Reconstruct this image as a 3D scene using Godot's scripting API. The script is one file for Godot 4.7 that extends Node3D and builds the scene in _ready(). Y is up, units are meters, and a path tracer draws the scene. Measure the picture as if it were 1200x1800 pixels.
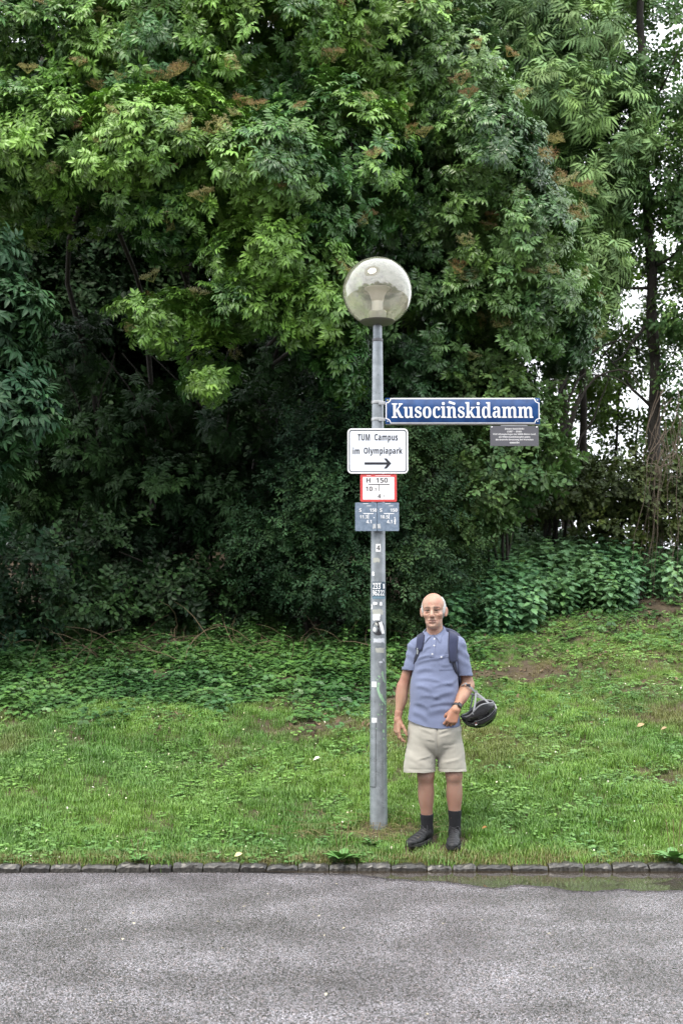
extends Node3D
# A man beside a globe lamp post with street signs, on a grass bank below elder trees.

const F := 2300.0
const PITCH := 0.092776
var rng := RandomNumberGenerator.new()
var nz := FastNoiseLite.new()
var used := {}
var M := {}

# ---------------------------------------------------------------- mesh builder (counter-clockwise while building)
class Mesher:
	var v := PackedVector3Array()
	var uv := PackedVector2Array()
	var c := PackedColorArray()
	var t := PackedInt32Array()
	func p(q: Vector3, col := Color.WHITE, u := Vector2.ZERO) -> int:
		v.append(q)
		c.append(col)
		uv.append(u)
		return v.size() - 1
	func tri(a: int, b: int, d: int) -> void:
		t.append(a)
		t.append(b)
		t.append(d)
	func quad(a: int, b: int, d: int, e: int) -> void:
		tri(a, b, d)
		tri(a, d, e)
	func poly(pts: Array, col := Color.WHITE) -> void:
		var s := v.size()
		for q in pts:
			p(q, col)
		for i in range(1, pts.size() - 1):
			tri(s, s + i, s + i + 1)
	func add(o: Mesher, x := Transform3D(), col := Color.WHITE) -> void:
		var s := v.size()
		for i in o.v.size():
			v.append(x * o.v[i])
			c.append(o.c[i] * col)
			uv.append(o.uv[i])
		for i in o.t:
			t.append(i + s)
	func normals() -> PackedVector3Array:
		var n := PackedVector3Array()
		n.resize(v.size())
		for i in range(0, t.size(), 3):
			var q := (v[t[i + 1]] - v[t[i]]).cross(v[t[i + 2]] - v[t[i]])
			n[t[i]] += q
			n[t[i + 1]] += q
			n[t[i + 2]] += q
		for i in n.size():
			n[i] = n[i].normalized() if n[i].length_squared() > 1e-24 else Vector3.UP
		return n
	func done(smooth := true) -> ArrayMesh:
		var o: Mesher = self
		if not smooth:
			o = Mesher.new()
			for i in t:
				o.t.append(o.p(v[i], c[i], uv[i]))
		var n := o.normals()
		var idx := PackedInt32Array()
		idx.resize(o.t.size())
		for i in range(0, o.t.size(), 3):
			idx[i] = o.t[i]
			idx[i + 1] = o.t[i + 2]
			idx[i + 2] = o.t[i + 1]
		var a := []
		a.resize(Mesh.ARRAY_MAX)
		a[Mesh.ARRAY_VERTEX] = o.v
		a[Mesh.ARRAY_NORMAL] = n
		a[Mesh.ARRAY_TEX_UV] = o.uv
		a[Mesh.ARRAY_TEX_UV2] = o.uv
		a[Mesh.ARRAY_COLOR] = o.c
		a[Mesh.ARRAY_INDEX] = idx
		var m := ArrayMesh.new()
		m.add_surface_from_arrays(Mesh.PRIMITIVE_TRIANGLES, a)
		return m

# ---------------------------------------------------------------- distance fields, meshed as surface nets
class Prim:
	var kind := 0          # 0 tapered capsule, 1 ellipsoid, 2 capsule flattened along f
	var a := Vector3.ZERO
	var ba := Vector3.ZERO
	var l2 := 1.0
	var ra := 0.1
	var dr := 0.0
	var k := 0.02
	var cut := false
	var f := Vector3.ZERO
	var s := 1.0
	var inv := Basis()
	var ir := Vector3.ONE
	var rmin := 0.1
	func at(p: Vector3) -> float:
		if kind == 1:
			var q := inv * (p - a)
			var u := q * ir
			var k0 := u.length()
			if k0 < 1e-6:
				return -rmin
			var k1 := (u * ir).length()
			return k0 * (k0 - 1.0) / k1
		if kind == 2:
			p += f * (p.dot(f) * (1.0 / s - 1.0))
			var w := p - a
			var h := clampf(w.dot(ba) / l2, 0.0, 1.0)
			return (w - ba * h).length() * s - (ra + dr * h) * s
		var pa := p - a
		var hh := clampf(pa.dot(ba) / l2, 0.0, 1.0)
		return (pa - ba * hh).length() - ra - dr * hh

class Field:
	var all: Array[Prim] = []
	func cap(a: Vector3, b: Vector3, ra: float, rb: float, k := 0.02, cut := false) -> void:
		var q := Prim.new()
		q.a = a
		q.ba = b - a
		q.l2 = maxf(q.ba.length_squared(), 1e-9)
		q.ra = ra
		q.dr = rb - ra
		q.k = k
		q.cut = cut
		all.append(q)
	func flat(a: Vector3, b: Vector3, ra: float, rb: float, f: Vector3, s: float, k := 0.02) -> void:
		var q := Prim.new()
		q.kind = 2
		q.f = f
		q.s = s
		q.a = a + f * (a.dot(f) * (1.0 / s - 1.0))
		q.ba = b + f * (b.dot(f) * (1.0 / s - 1.0)) - q.a
		q.l2 = maxf(q.ba.length_squared(), 1e-9)
		q.ra = ra
		q.dr = rb - ra
		q.k = k
		all.append(q)
	func egg(c: Vector3, r: Vector3, turn := Basis(), k := 0.02, cut := false) -> void:
		var q := Prim.new()
		q.kind = 1
		q.a = c
		q.ir = Vector3(1.0 / r.x, 1.0 / r.y, 1.0 / r.z)
		q.rmin = minf(r.x, minf(r.y, r.z))
		q.inv = turn.transposed()
		q.k = k
		q.cut = cut
		all.append(q)
	func at(p: Vector3, some: Array[Prim]) -> float:
		var d := 1e3
		for q in some:
			var e := q.at(p)
			if q.cut:
				e = -e
				var h := maxf(q.k - absf(d - e), 0.0) / q.k
				d = maxf(d, e) + h * h * q.k * 0.25
			else:
				var h := maxf(q.k - absf(d - e), 0.0) / q.k
				d = minf(d, e) - h * h * q.k * 0.25
		return d
	func near(p: Vector3, reach: float) -> Array[Prim]:
		var least := 1e3
		var ds := PackedFloat32Array()
		for q in all:
			var e := q.at(p)
			ds.append(e)
			if not q.cut:
				least = minf(least, e)
		var out: Array[Prim] = []
		for i in all.size():
			if all[i].cut:
				if ds[i] < reach * 1.5 + all[i].k:
					out.append(all[i])
			elif ds[i] < least + reach * 2.2 + all[i].k:
				out.append(all[i])
		return out
	func mesh(lo: Vector3, hi: Vector3, cell: float) -> Mesher:
		var m := Mesher.new()
		const B := 6
		var n := Vector3i(((hi - lo) / cell).ceil())
		n = Vector3i(ceili(n.x / float(B)) * B, ceili(n.y / float(B)) * B, ceili(n.z / float(B)) * B)
		var sx := 1
		var sy := n.x + 1
		var sz := (n.x + 1) * (n.y + 1)
		var val := PackedFloat32Array()
		val.resize(sz * (n.z + 1))
		val.fill(1e6)
		var vid := PackedInt32Array()
		vid.resize(val.size())
		vid.fill(-1)
		var half := cell * B * 0.5
		var reach := half * 1.75
		var blocks: Array[Vector3i] = []
		for bz in range(0, n.z, B):
			for by in range(0, n.y, B):
				for bx in range(0, n.x, B):
					var mid := lo + Vector3(bx, by, bz) * cell + Vector3.ONE * half
					var some := near(mid, reach)
					if some.is_empty() or absf(at(mid, some)) > reach * 1.5 + 0.01:
						continue
					blocks.append(Vector3i(bx, by, bz))
					for z in range(bz, bz + B + 1):
						for y in range(by, by + B + 1):
							for x in range(bx, bx + B + 1):
								var i := x + y * sy + z * sz
								if val[i] > 1e5:
									val[i] = at(lo + Vector3(x, y, z) * cell, some)
		var step := [0, sx, sy, sx + sy, sz, sx + sz, sy + sz, sx + sy + sz]
		var pairs := [[0, 1], [2, 3], [4, 5], [6, 7], [0, 2], [1, 3], [4, 6], [5, 7], [0, 4], [1, 5], [2, 6], [3, 7]]
		for b in blocks:
			for z in range(b.z, b.z + B):
				for y in range(b.y, b.y + B):
					for x in range(b.x, b.x + B):
						var i := x + y * sy + z * sz
						var inside := 0
						for s in step:
							if val[i + s] < 0.0:
								inside += 1
						if inside == 0 or inside == 8:
							continue
						var sum := Vector3.ZERO
						var k := 0
						for e in pairs:
							var va: float = val[i + step[e[0]]]
							var vb: float = val[i + step[e[1]]]
							if (va < 0.0) != (vb < 0.0):
								var h := va / (va - vb)
								var pa := Vector3(e[0] & 1, (e[0] >> 1) & 1, e[0] >> 2)
								var pb := Vector3(e[1] & 1, (e[1] >> 1) & 1, e[1] >> 2)
								sum += pa.lerp(pb, h)
								k += 1
						vid[i] = m.p(lo + (Vector3(x, y, z) + sum / k) * cell)
		for b in blocks:
			for z in range(maxi(b.z, 1), b.z + B):
				for y in range(maxi(b.y, 1), b.y + B):
					for x in range(maxi(b.x, 1), b.x + B):
						var i := x + y * sy + z * sz
						var s0 := val[i] < 0.0
						for axis in 3:
							var st: int = [sx, sy, sz][axis]
							if s0 == (val[i + st] < 0.0):
								continue
							var u: int = [sy, sz, sx][axis]
							var w: int = [sz, sx, sy][axis]
							var q := [vid[i - u - w], vid[i - w], vid[i], vid[i - u]]
							if q.min() < 0:
								continue
							if s0:
								m.quad(q[0], q[1], q[2], q[3])
							else:
								m.quad(q[3], q[2], q[1], q[0])
		return m

# ---------------------------------------------------------------- nodes
func numbered(called: String) -> String:
	var k: int = used.get(called, 0)
	used[called] = k + 1
	return called if k == 0 else "%s_%03d" % [called, k]

func tag(o: Node, label: String, category: String, group := "", kind := "") -> Node:
	if label:
		o.set_meta("label", label)
	if category:
		o.set_meta("category", category)
	if group:
		o.set_meta("group", group)
	if kind:
		o.set_meta("kind", kind)
	return o

func thing(called: String, label: String, category: String, at_ := Vector3.ZERO, group := "") -> Node3D:
	var o := Node3D.new()
	o.name = numbered(called)
	add_child(o, true)
	o.position = at_
	tag(o, label, category, group)
	return o

func part(called: String, mesh: Mesh, mat: Material, parent: Node, at_ := Transform3D()) -> MeshInstance3D:
	var o := MeshInstance3D.new()
	o.mesh = mesh
	o.material_override = mat
	o.transform = at_
	if parent == self:
		o.name = numbered(called)
	else:
		o.name = called
	parent.add_child(o, true)
	return o

func many(called: String, mesh: Mesh, mat: Material, where: Array[Transform3D], tints: PackedColorArray, parent: Node) -> MultiMeshInstance3D:
	var mm := MultiMesh.new()
	mm.transform_format = MultiMesh.TRANSFORM_3D
	mm.use_colors = true
	mm.mesh = mesh
	mm.instance_count = where.size()
	for i in where.size():
		mm.set_instance_transform(i, where[i])
		mm.set_instance_color(i, tints[i])
	var o := MultiMeshInstance3D.new()
	o.multimesh = mm
	o.material_override = mat
	o.name = numbered(called) if parent == self else called
	parent.add_child(o, true)
	o.set_meta("kind", "stuff")
	return o

# ---------------------------------------------------------------- materials
func lin(r: float, g: float, b: float) -> Color:
	return Color(r, g, b).linear_to_srgb()

func mat(col: Color, rough := 0.7, metal := 0.0, tinted := false) -> StandardMaterial3D:
	var m := StandardMaterial3D.new()
	m.albedo_color = col
	m.roughness = rough
	m.metallic = metal
	m.vertex_color_use_as_albedo = tinted
	m.cull_mode = BaseMaterial3D.CULL_DISABLED
	return m

func leafmat(rough: float, through: float) -> StandardMaterial3D:
	var m := mat(Color.WHITE, rough, 0.0, true)
	m.backlight_enabled = true
	m.backlight = Color(through, through, through * 0.6)
	return m

func noise_tex(size: int, freq: float, lo: Color, hi: Color, kind := FastNoiseLite.TYPE_SIMPLEX_SMOOTH, oct := 5, as_normal := false, seed_ := 3) -> NoiseTexture2D:
	var n := FastNoiseLite.new()
	n.seed = seed_
	n.noise_type = kind
	n.frequency = freq
	n.fractal_octaves = oct
	var t := NoiseTexture2D.new()
	t.width = size
	t.height = size
	t.seamless = true
	t.noise = n
	if as_normal:
		t.as_normal_map = true
		t.bump_strength = 6.0
	else:
		var g := Gradient.new()
		g.set_color(0, lo)
		g.set_color(1, hi)
		t.color_ramp = g
	return t

func tri_tex(m: StandardMaterial3D, scale_: float, in_world := false) -> void:
	m.uv1_triplanar = true
	m.uv1_world_triplanar = in_world
	m.uv1_scale = Vector3.ONE * scale_

# ---------------------------------------------------------------- shapes
func at(px: float, py: float, d: float) -> Vector3:
	# the point d metres down the view whose place in the 1200 x 1800 photograph is px, py
	var u := 900.0 - py
	var r := Vector3(px - 600.0, sin(PITCH) * F + cos(PITCH) * u, -(cos(PITCH) * F - sin(PITCH) * u))
	return Vector3(0, 1.6, 0) + r * (d / -r.z)

func ground_at(x: float, z: float) -> float:
	var d := -z
	var h := PROFILE[PROFILE.size() - 1].y
	if d <= PROFILE[0].x:
		h = PROFILE[0].y
	else:
		for i in range(1, PROFILE.size()):
			if d < PROFILE[i].x:
				var f := (d - PROFILE[i - 1].x) / (PROFILE[i].x - PROFILE[i - 1].x)
				h = lerpf(PROFILE[i - 1].y, PROFILE[i].y, f)
				break
	return h + nz.get_noise_2d(x * 45.0, z * 45.0) * 0.07 * clampf((d - 9.5) / 2.0, 0.0, 1.0) * clampf((60.0 - d) / 20.0, 0.0, 1.0)

const PROFILE: Array[Vector2] = [Vector2(-4.0, 0.03), Vector2(-3.02, 0.03), Vector2(-3.0, -0.04), Vector2(9.05, -0.04), Vector2(9.1, 0.03), Vector2(9.2, 0.055), Vector2(9.45, 0.105), Vector2(9.75, 0.2), Vector2(12.0, 0.78), Vector2(14.5, 1.41), Vector2(17.0, 2.07), Vector2(19.0, 2.58), Vector2(20.5, 2.85), Vector2(22.0, 2.95), Vector2(26.0, 2.6), Vector2(45.0, 0.0)]

func lathe(prof: Array, seg := 24, col := Color.WHITE) -> Mesher:
	# prof: Vector2(radius, y) from the bottom up
	var m := Mesher.new()
	for i in prof.size():
		for j in seg + 1:
			var a := TAU * j / seg
			m.p(Vector3(prof[i].x * cos(a), prof[i].y, -prof[i].x * sin(a)), col, Vector2(float(j) / seg, prof[i].y))
	for i in prof.size() - 1:
		for j in seg:
			var a := i * (seg + 1) + j
			m.quad(a, a + 1, a + seg + 2, a + seg + 1)
	return m

func tube(pts: Array, radii: Array, seg := 6, col := Color.WHITE) -> Mesher:
	var m := Mesher.new()
	var side := Vector3.ZERO
	for i in pts.size():
		var dir: Vector3 = (pts[mini(i + 1, pts.size() - 1)] - pts[maxi(i - 1, 0)]).normalized()
		if side == Vector3.ZERO:
			side = dir.cross(Vector3(0.31, 0.2, 0.93)).normalized()
		side = (side - dir * side.dot(dir)).normalized()
		var up := side.cross(dir)
		for j in seg:
			var a := TAU * j / seg
			m.p(pts[i] + (side * cos(a) - up * sin(a)) * radii[i], col)
	for i in pts.size() - 1:
		for j in seg:
			var a := i * seg + j
			var b := i * seg + (j + 1) % seg
			m.quad(a, b, b + seg, a + seg)
	var e := m.p(pts[pts.size() - 1], col)
	for j in seg:
		m.tri((pts.size() - 1) * seg + j, (pts.size() - 1) * seg + (j + 1) % seg, e)
	var e0 := m.p(pts[0], col)
	for j in seg:
		m.tri((j + 1) % seg, j, e0)
	return m

func ribbon(pts: Array, ups: Array, w: float, h: float, col := Color.WHITE) -> Mesher:
	# a strap: rectangular section, ups give the outward side at each point
	var m := Mesher.new()
	for i in pts.size():
		var dir: Vector3 = (pts[mini(i + 1, pts.size() - 1)] - pts[maxi(i - 1, 0)]).normalized()
		var up: Vector3 = ups[i]
		up = (up - dir * up.dot(dir)).normalized()
		var s := dir.cross(up)
		var sec := [Vector2(-0.5, 0), Vector2(-0.5, 0.6), Vector2(-0.38, 1), Vector2(0.38, 1), Vector2(0.5, 0.6), Vector2(0.5, 0)]
		for q in sec:
			m.p(pts[i] + s * (q.x * w) + up * (q.y * h), col, Vector2(q.x, i))
	for i in pts.size() - 1:
		for j in 6:
			var a := i * 6 + j
			var b := i * 6 + (j + 1) % 6
			m.quad(a, b, b + 6, a + 6)
	var l := (pts.size() - 1) * 6
	for j in range(1, 5):
		m.tri(0, j + 1, j)
		m.tri(l, l + j, l + j + 1)
	return m

func rr(w: float, h: float, r: float, n := 6) -> PackedVector2Array:
	var o := PackedVector2Array()
	for k in 4:
		var c := Vector2((w / 2 - r) * (1 if k in [0, 3] else -1), (h / 2 - r) * (1 if k < 2 else -1))
		for i in n + 1:
			var a := PI / 2 * (k + float(i) / n)
			o.append(c + Vector2(cos(a), sin(a)) * r)
	return o

func plate(o: PackedVector2Array, z0: float, z1: float, bulge := 0.0) -> Mesher:
	# front at z1; small chamfer
	var m := Mesher.new()
	var n := o.size()
	var ch := minf(0.0012, (z1 - z0) * 0.3)
	for q in o:
		m.p(Vector3(q.x, q.y, z0))
	for q in o:
		m.p(Vector3(q.x, q.y, z1 - ch))
	for q in o:
		var s := q - q.normalized() * ch
		m.p(Vector3(s.x, s.y, z1))
	for r in 2:
		for i in n:
			var a := r * n + i
			var b := r * n + (i + 1) % n
			m.quad(a, b, b + n, a + n)
	var tri := Geometry2D.triangulate_polygon(o)
	for i in range(0, tri.size(), 3):
		var a := tri[i]
		var b := tri[i + 1]
		var c := tri[i + 2]
		if (o[b] - o[a]).cross(o[c] - o[a]) < 0:
			var sw := b
			b = c
			c = sw
		m.tri(2 * n + a, 2 * n + b, 2 * n + c)
		m.tri(a, c, b)
	return m

func ring(o: PackedVector2Array, inner: PackedVector2Array, z: float) -> Mesher:
	var m := Mesher.new()
	var n := o.size()
	for q in o:
		m.p(Vector3(q.x, q.y, z))
	for q in inner:
		m.p(Vector3(q.x, q.y, z))
	for i in n:
		var j := (i + 1) % n
		m.quad(i, j, n + j, n + i)
	return m

func box(c: Vector3, s: Vector3, b := 0.003) -> Mesher:
	var m := Mesher.new()
	var h := s / 2
	b = minf(b, minf(h.x, minf(h.y, h.z)) * 0.8)
	for axis in 3:
		for sg in [-1.0, 1.0]:
			var u := (axis + 1) % 3
			var w := (axis + 2) % 3
			var pts := []
			for q in [Vector2(-1, -1), Vector2(1, -1), Vector2(1, 1), Vector2(-1, 1)]:
				var r := Vector3.ZERO
				r[axis] = sg * h[axis]
				r[u] = q.x * sg * (h[u] - b)
				r[w] = q.y * (h[w] - b)
				pts.append(c + r)
			m.poly(pts)
	for axis in 3:
		var u := (axis + 1) % 3
		var w := (axis + 2) % 3
		for su in [-1.0, 1.0]:
			for sw in [-1.0, 1.0]:
				var p0 := Vector3.ZERO
				var p1 := Vector3.ZERO
				p0[u] = su * h[u]
				p0[w] = sw * (h[w] - b)
				p1[u] = su * (h[u] - b)
				p1[w] = sw * h[w]
				var l := Vector3.ZERO
				l[axis] = h[axis] - b
				var q := [c + p0 - l, c + p0 + l, c + p1 + l, c + p1 - l]
				if su * sw > 0:
					q.reverse()
				m.poly(q)
	for sx in [-1.0, 1.0]:
		for sy in [-1.0, 1.0]:
			for sz in [-1.0, 1.0]:
				var q := [c + Vector3(sx * h.x, sy * (h.y - b), sz * (h.z - b)), c + Vector3(sx * (h.x - b), sy * h.y, sz * (h.z - b)), c + Vector3(sx * (h.x - b), sy * (h.y - b), sz * h.z)]
				if sx * sy * sz < 0:
					q.reverse()
				m.poly(q)
	return m

func letters(text: String, font: String, bold: bool, w: float, h: float, tall := 0.0) -> Mesher:
	# text as geometry, centred on the origin, w wide and h high over its inked box; either may be 0 to keep the shape
	var f := SystemFont.new()
	f.font_names = PackedStringArray([font])
	f.font_weight = 700 if bold else 400
	var tm := TextMesh.new()
	tm.text = text
	tm.font = f
	tm.font_size = 64
	tm.pixel_size = 0.01
	tm.depth = 0.0
	tm.curve_step = 1.5
	var a := tm.get_mesh_arrays()
	var src: PackedVector3Array = a[Mesh.ARRAY_VERTEX]
	var idx: PackedInt32Array = a[Mesh.ARRAY_INDEX]
	var m := Mesher.new()
	if src.is_empty():
		return m
	var lo := src[0]
	var hi := src[0]
	for q in src:
		lo = lo.min(q)
		hi = hi.max(q)
	var size := hi - lo
	var sx := w / size.x if w > 0 else h / size.y
	var sy := h / size.y if h > 0 else sx
	if w > 0 and h > 0 and tall > 0:
		sx = minf(sx, sy * tall)
	var mid := (lo + hi) / 2
	for q in src:
		m.p(Vector3((q.x - mid.x) * sx, (q.y - mid.y) * sy, 0))
	for i in range(0, idx.size(), 3):
		var ab := m.v[idx[i + 1]] - m.v[idx[i]]
		var ac := m.v[idx[i + 2]] - m.v[idx[i]]
		if ab.cross(ac).z > 0:
			m.tri(idx[i], idx[i + 1], idx[i + 2])
		else:
			m.tri(idx[i], idx[i + 2], idx[i + 1])
	return m

func stroke(pts: Array, w: float, z := 0.0) -> Mesher:
	var m := Mesher.new()
	for i in pts.size():
		var dir: Vector2 = (pts[mini(i + 1, pts.size() - 1)] - pts[maxi(i - 1, 0)]).normalized()
		var s := Vector2(-dir.y, dir.x) * w / 2
		m.p(Vector3(pts[i].x + s.x, pts[i].y + s.y, z))
		m.p(Vector3(pts[i].x - s.x, pts[i].y - s.y, z))
	for i in pts.size() - 1:
		m.quad(i * 2, i * 2 + 1, i * 2 + 3, i * 2 + 2)
	return m

func clip(m: Mesher, pl: Plane, keep: Callable) -> Mesher:
	# drops what lies over the plane; triangles for which keep(centre) is true stay whole
	var o := Mesher.new()
	for i in m.v.size():
		o.p(m.v[i], m.c[i], m.uv[i])
	for i in range(0, m.t.size(), 3):
		var ids := [m.t[i], m.t[i + 1], m.t[i + 2]]
		if keep.call((m.v[ids[0]] + m.v[ids[1]] + m.v[ids[2]]) / 3):
			o.tri(ids[0], ids[1], ids[2])
			continue
		var res := []
		for j in 3:
			var a: int = ids[j]
			var b: int = ids[(j + 1) % 3]
			var da := pl.distance_to(m.v[a])
			var db := pl.distance_to(m.v[b])
			if da <= 0:
				res.append(a)
			if (da <= 0) != (db <= 0):
				var f := da / (da - db)
				res.append(o.p(m.v[a].lerp(m.v[b], f), m.c[a].lerp(m.c[b], f)))
		for j in range(1, res.size() - 1):
			o.tri(res[0], res[j], res[j + 1])
	return o

func weld(m: Mesher, eps := 0.0004) -> Mesher:
	var o := Mesher.new()
	var seen := {}
	var ids := [0, 0, 0]
	for i in range(0, m.t.size(), 3):
		for j in 3:
			var a := m.t[i + j]
			var key := Vector3i((m.v[a] / eps).round())
			if not seen.has(key):
				seen[key] = o.p(m.v[a], m.c[a], m.uv[a])
			ids[j] = seen[key]
		if ids[0] != ids[1] and ids[1] != ids[2] and ids[0] != ids[2]:
			o.tri(ids[0], ids[1], ids[2])
	return o

# ---------------------------------------------------------------- the setting
func sheet(xs: Array, zs: Array, height: Callable, us := 1.0) -> Mesher:
	var m := Mesher.new()
	for z in zs:
		for x in xs:
			m.p(Vector3(x, (height as Callable).call(x, z), z), Color.WHITE, Vector2(x, z) * us)
	var w := xs.size()
	for j in zs.size() - 1:
		for i in w - 1:
			var a := j * w + i
			m.quad(a, a + w, a + w + 1, a + 1)
	return m

func road_textures() -> Array[ImageTexture]:
	# colour, roughness and height of a road of pale and dark chippings
	var n := 1024
	var cell := FastNoiseLite.new()
	cell.noise_type = FastNoiseLite.TYPE_CELLULAR
	cell.fractal_type = FastNoiseLite.FRACTAL_NONE
	cell.frequency = 0.135
	cell.cellular_return_type = FastNoiseLite.RETURN_CELL_VALUE
	cell.seed = 8
	var edge: FastNoiseLite = cell.duplicate()
	edge.cellular_return_type = FastNoiseLite.RETURN_DISTANCE2_SUB
	var v := cell.get_seamless_image(n, n, false, false, 0.05, true).get_data()
	var e := edge.get_seamless_image(n, n, false, false, 0.05, true).get_data()
	var dat: Array[PackedByteArray] = [PackedByteArray(), PackedByteArray(), PackedByteArray()]
	var lut := []
	for i in 256:
		var f := i / 255.0
		var stone := Color(0.07, 0.068, 0.066).lerp(Color(0.86, 0.83, 0.86), smoothstep(0.15, 0.85, f))
		if fmod(f * 91.0, 1.0) > 0.8:
			stone = stone * Color(1.0, 0.86, 0.78)
		lut.append(stone)
	for k in 3:
		dat[k].resize(n * n * (3 if k == 0 else 1))
	for i in n * n:
		var ev := e[i] / 255.0
		var s := smoothstep(0.08, 0.34, ev)
		var c := Color(0.03, 0.027, 0.024).lerp(lut[v[i]], s).linear_to_srgb()
		dat[0][i * 3] = c.r8
		dat[0][i * 3 + 1] = c.g8
		dat[0][i * 3 + 2] = c.b8
		dat[1][i] = int(255.0 * lerpf(0.2, 0.5 + v[i] / 255.0 * 0.3, s))
		dat[2][i] = int(255.0 * s * (0.35 + 0.65 * fmod(v[i] * 0.37, 1.0)))
	var out: Array[ImageTexture] = []
	for k in 3:
		out.append(ImageTexture.create_from_image(Image.create_from_data(n, n, false, Image.FORMAT_RGB8 if k == 0 else Image.FORMAT_L8, dat[k])))
	return out

func steps(a: float, b: float, s: float) -> Array:
	var o := []
	var n := maxi(1, roundi((b - a) / s))
	for i in n + 1:
		o.append(lerpf(a, b, float(i) / n))
	return o

func build_setting() -> void:
	# ground
	var soil := mat(Color.WHITE, 0.95)
	soil.albedo_texture = noise_tex(1024, 0.012, lin(0.035, 0.024, 0.014), lin(0.11, 0.085, 0.05), FastNoiseLite.TYPE_SIMPLEX_SMOOTH, 6)
	soil.uv1_triplanar = true
	soil.uv1_world_triplanar = true
	soil.uv1_scale = Vector3.ONE * 0.45
	soil.heightmap_enabled = true
	soil.heightmap_texture = noise_tex(512, 0.05, Color.BLACK, Color.WHITE, FastNoiseLite.TYPE_SIMPLEX_SMOOTH, 5, false, 9)
	soil.heightmap_scale = 2.0
	var xs := [-400.0, -120.0, -40.0, -20.0] + steps(-12, 12, 0.12) + [20.0, 40.0, 120.0, 400.0]
	var zs := [-500.0, -200.0, -90.0, -60.0] + steps(-45, -26, 1.0) + steps(-25.8, -9.5, 0.13) + [-9.45, -9.3, -9.2, -9.1, -9.05, -9.0, -3.0, 3.0, 3.02, 4.0, 12.0, 60.0, 300.0]
	var g := part("ground", sheet(xs, zs, func(x, z): return ground_at(x, z)).done(), soil, self)
	tag(g, "brown soil of the sloping bank under grass and leaves", "ground", "", "structure")
	# road
	var rm := mat(Color(0.93, 0.93, 0.96), 1.0)
	var rt := road_textures()
	rm.albedo_texture = rt[0]
	rm.roughness_texture = rt[1]
	rm.heightmap_enabled = true
	rm.heightmap_texture = rt[2]
	rm.heightmap_scale = 0.35
	rm.metallic_specular = 0.5
	rm.uv1_scale = Vector3(1.0 / 0.9, 1.0 / 0.9, 1)
	rm.uv2_scale = Vector3(1.0 / 7.0, 1.0 / 6.5, 1)
	rm.detail_enabled = true
	rm.detail_uv_layer = BaseMaterial3D.DETAIL_UV_2
	rm.detail_blend_mode = BaseMaterial3D.BLEND_MODE_MUL
	rm.detail_albedo = noise_tex(512, 0.016, lin(0.38, 0.365, 0.355), lin(1.0, 1.0, 1.0), FastNoiseLite.TYPE_SIMPLEX_SMOOTH, 5, false, 21)
	var camber := func(x, z): return -0.004 + 0.012 * nz.get_noise_2d(x * 12.0, z * 12.0) * clampf((9.0 + z) / 1.5, 0.0, 1.0)
	var road := part("road", sheet([-400.0, -60.0, -20.0] + steps(-12, 12, 0.4) + [20.0, 60.0, 400.0], steps(-9.02, 3.0, 0.3), camber).done(), rm, self)
	tag(road, "wet grey road of pale chippings with darker damp patches", "road", "", "structure")
	# puddle along the kerb
	var wm := mat(Color(0.24, 0.195, 0.13, 0.45), 0.02)
	wm.transparency = BaseMaterial3D.TRANSPARENCY_ALPHA
	var pm := Mesher.new()
	var px := steps(-0.9, 9.0, 0.06)
	for x in px:
		var wide := clampf(lerpf(0.05, 0.72, smoothstep(-0.8, 2.2, x)) * smoothstep(-0.9, -0.3, x) + (nz.get_noise_2d(x * 60.0, 7.0) * 0.18 + nz.get_noise_2d(x * 330.0, 90.0) * 0.07) * smoothstep(-0.5, 0.4, x), 0.012, 1.2)
		for k in 5:
			pm.p(Vector3(x, 0.0085, -9.03 + wide * k / 4.0))
	for i in px.size() - 1:
		for k in 4:
			var a := i * 5 + k
			pm.quad(a, a + 1, a + 6, a + 5)
	tag(part("puddle", pm.done(), wm, self), "long shallow puddle of brown water along the kerb", "puddle", "", "structure")
	# kerb of separate stones
	var kerb := Node3D.new()
	kerb.name = "kerb"
	add_child(kerb)
	tag(kerb, "low kerb of dark wet rough stones along the road", "kerb", "", "structure")
	var kms := []
	for k in 4:
		var km := mat(Color.WHITE, 0.4)
		km.albedo_texture = noise_tex(256, 0.03, lin(0.010, 0.0095, 0.009), lin(0.06 + 0.02 * k, 0.056 + 0.019 * k, 0.053 + 0.017 * k), FastNoiseLite.TYPE_SIMPLEX_SMOOTH, 6, false, 30 + k)
		tri_tex(km, 5.0)
		kms.append(km)
	var x := -6.0
	while x < 6.0:
		var w := rng.randf_range(0.15, 0.27)
		var m := Mesher.new()
		var n := 7
		var top := 0.05 + rng.randf_range(-0.009, 0.008)
		var dz := rng.randf_range(-0.012, 0.012)
		var fr := [Vector2(0.0, -0.05), Vector2(0.004, top * 0.55), Vector2(-0.004, top - 0.012), Vector2(-0.016, top), Vector2(-0.1, top - 0.002), Vector2(-0.115, -0.05)]
		for i in n + 1:
			for q in fr:
				var u := float(i) / n
				var endr := 0.012 if i == 0 or i == n else 0.0
				var p := Vector3(x + u * (w - 0.01), q.y - endr * (0.7 if q.y > 0.02 else 0.0), q.x + dz - endr * (0.6 if q.x > -0.05 else -0.6))
				p += Vector3(nz.get_noise_3d(p.x * 900, p.y * 900, 5), nz.get_noise_3d(p.x * 900, p.y * 900, 50 + p.z * 900) * 1.2, nz.get_noise_3d(p.x * 900, p.y * 1800, 90)) * 0.011
				m.p(p - Vector3(x, 0, 0))
		for i in n:
			for j in 5:
				var a := i * 6 + j
				m.quad(a, a + 6, a + 7, a + 1)
		m.poly([m.v[0], m.v[1], m.v[2], m.v[3], m.v[4], m.v[5]])
		var e := n * 6
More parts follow.
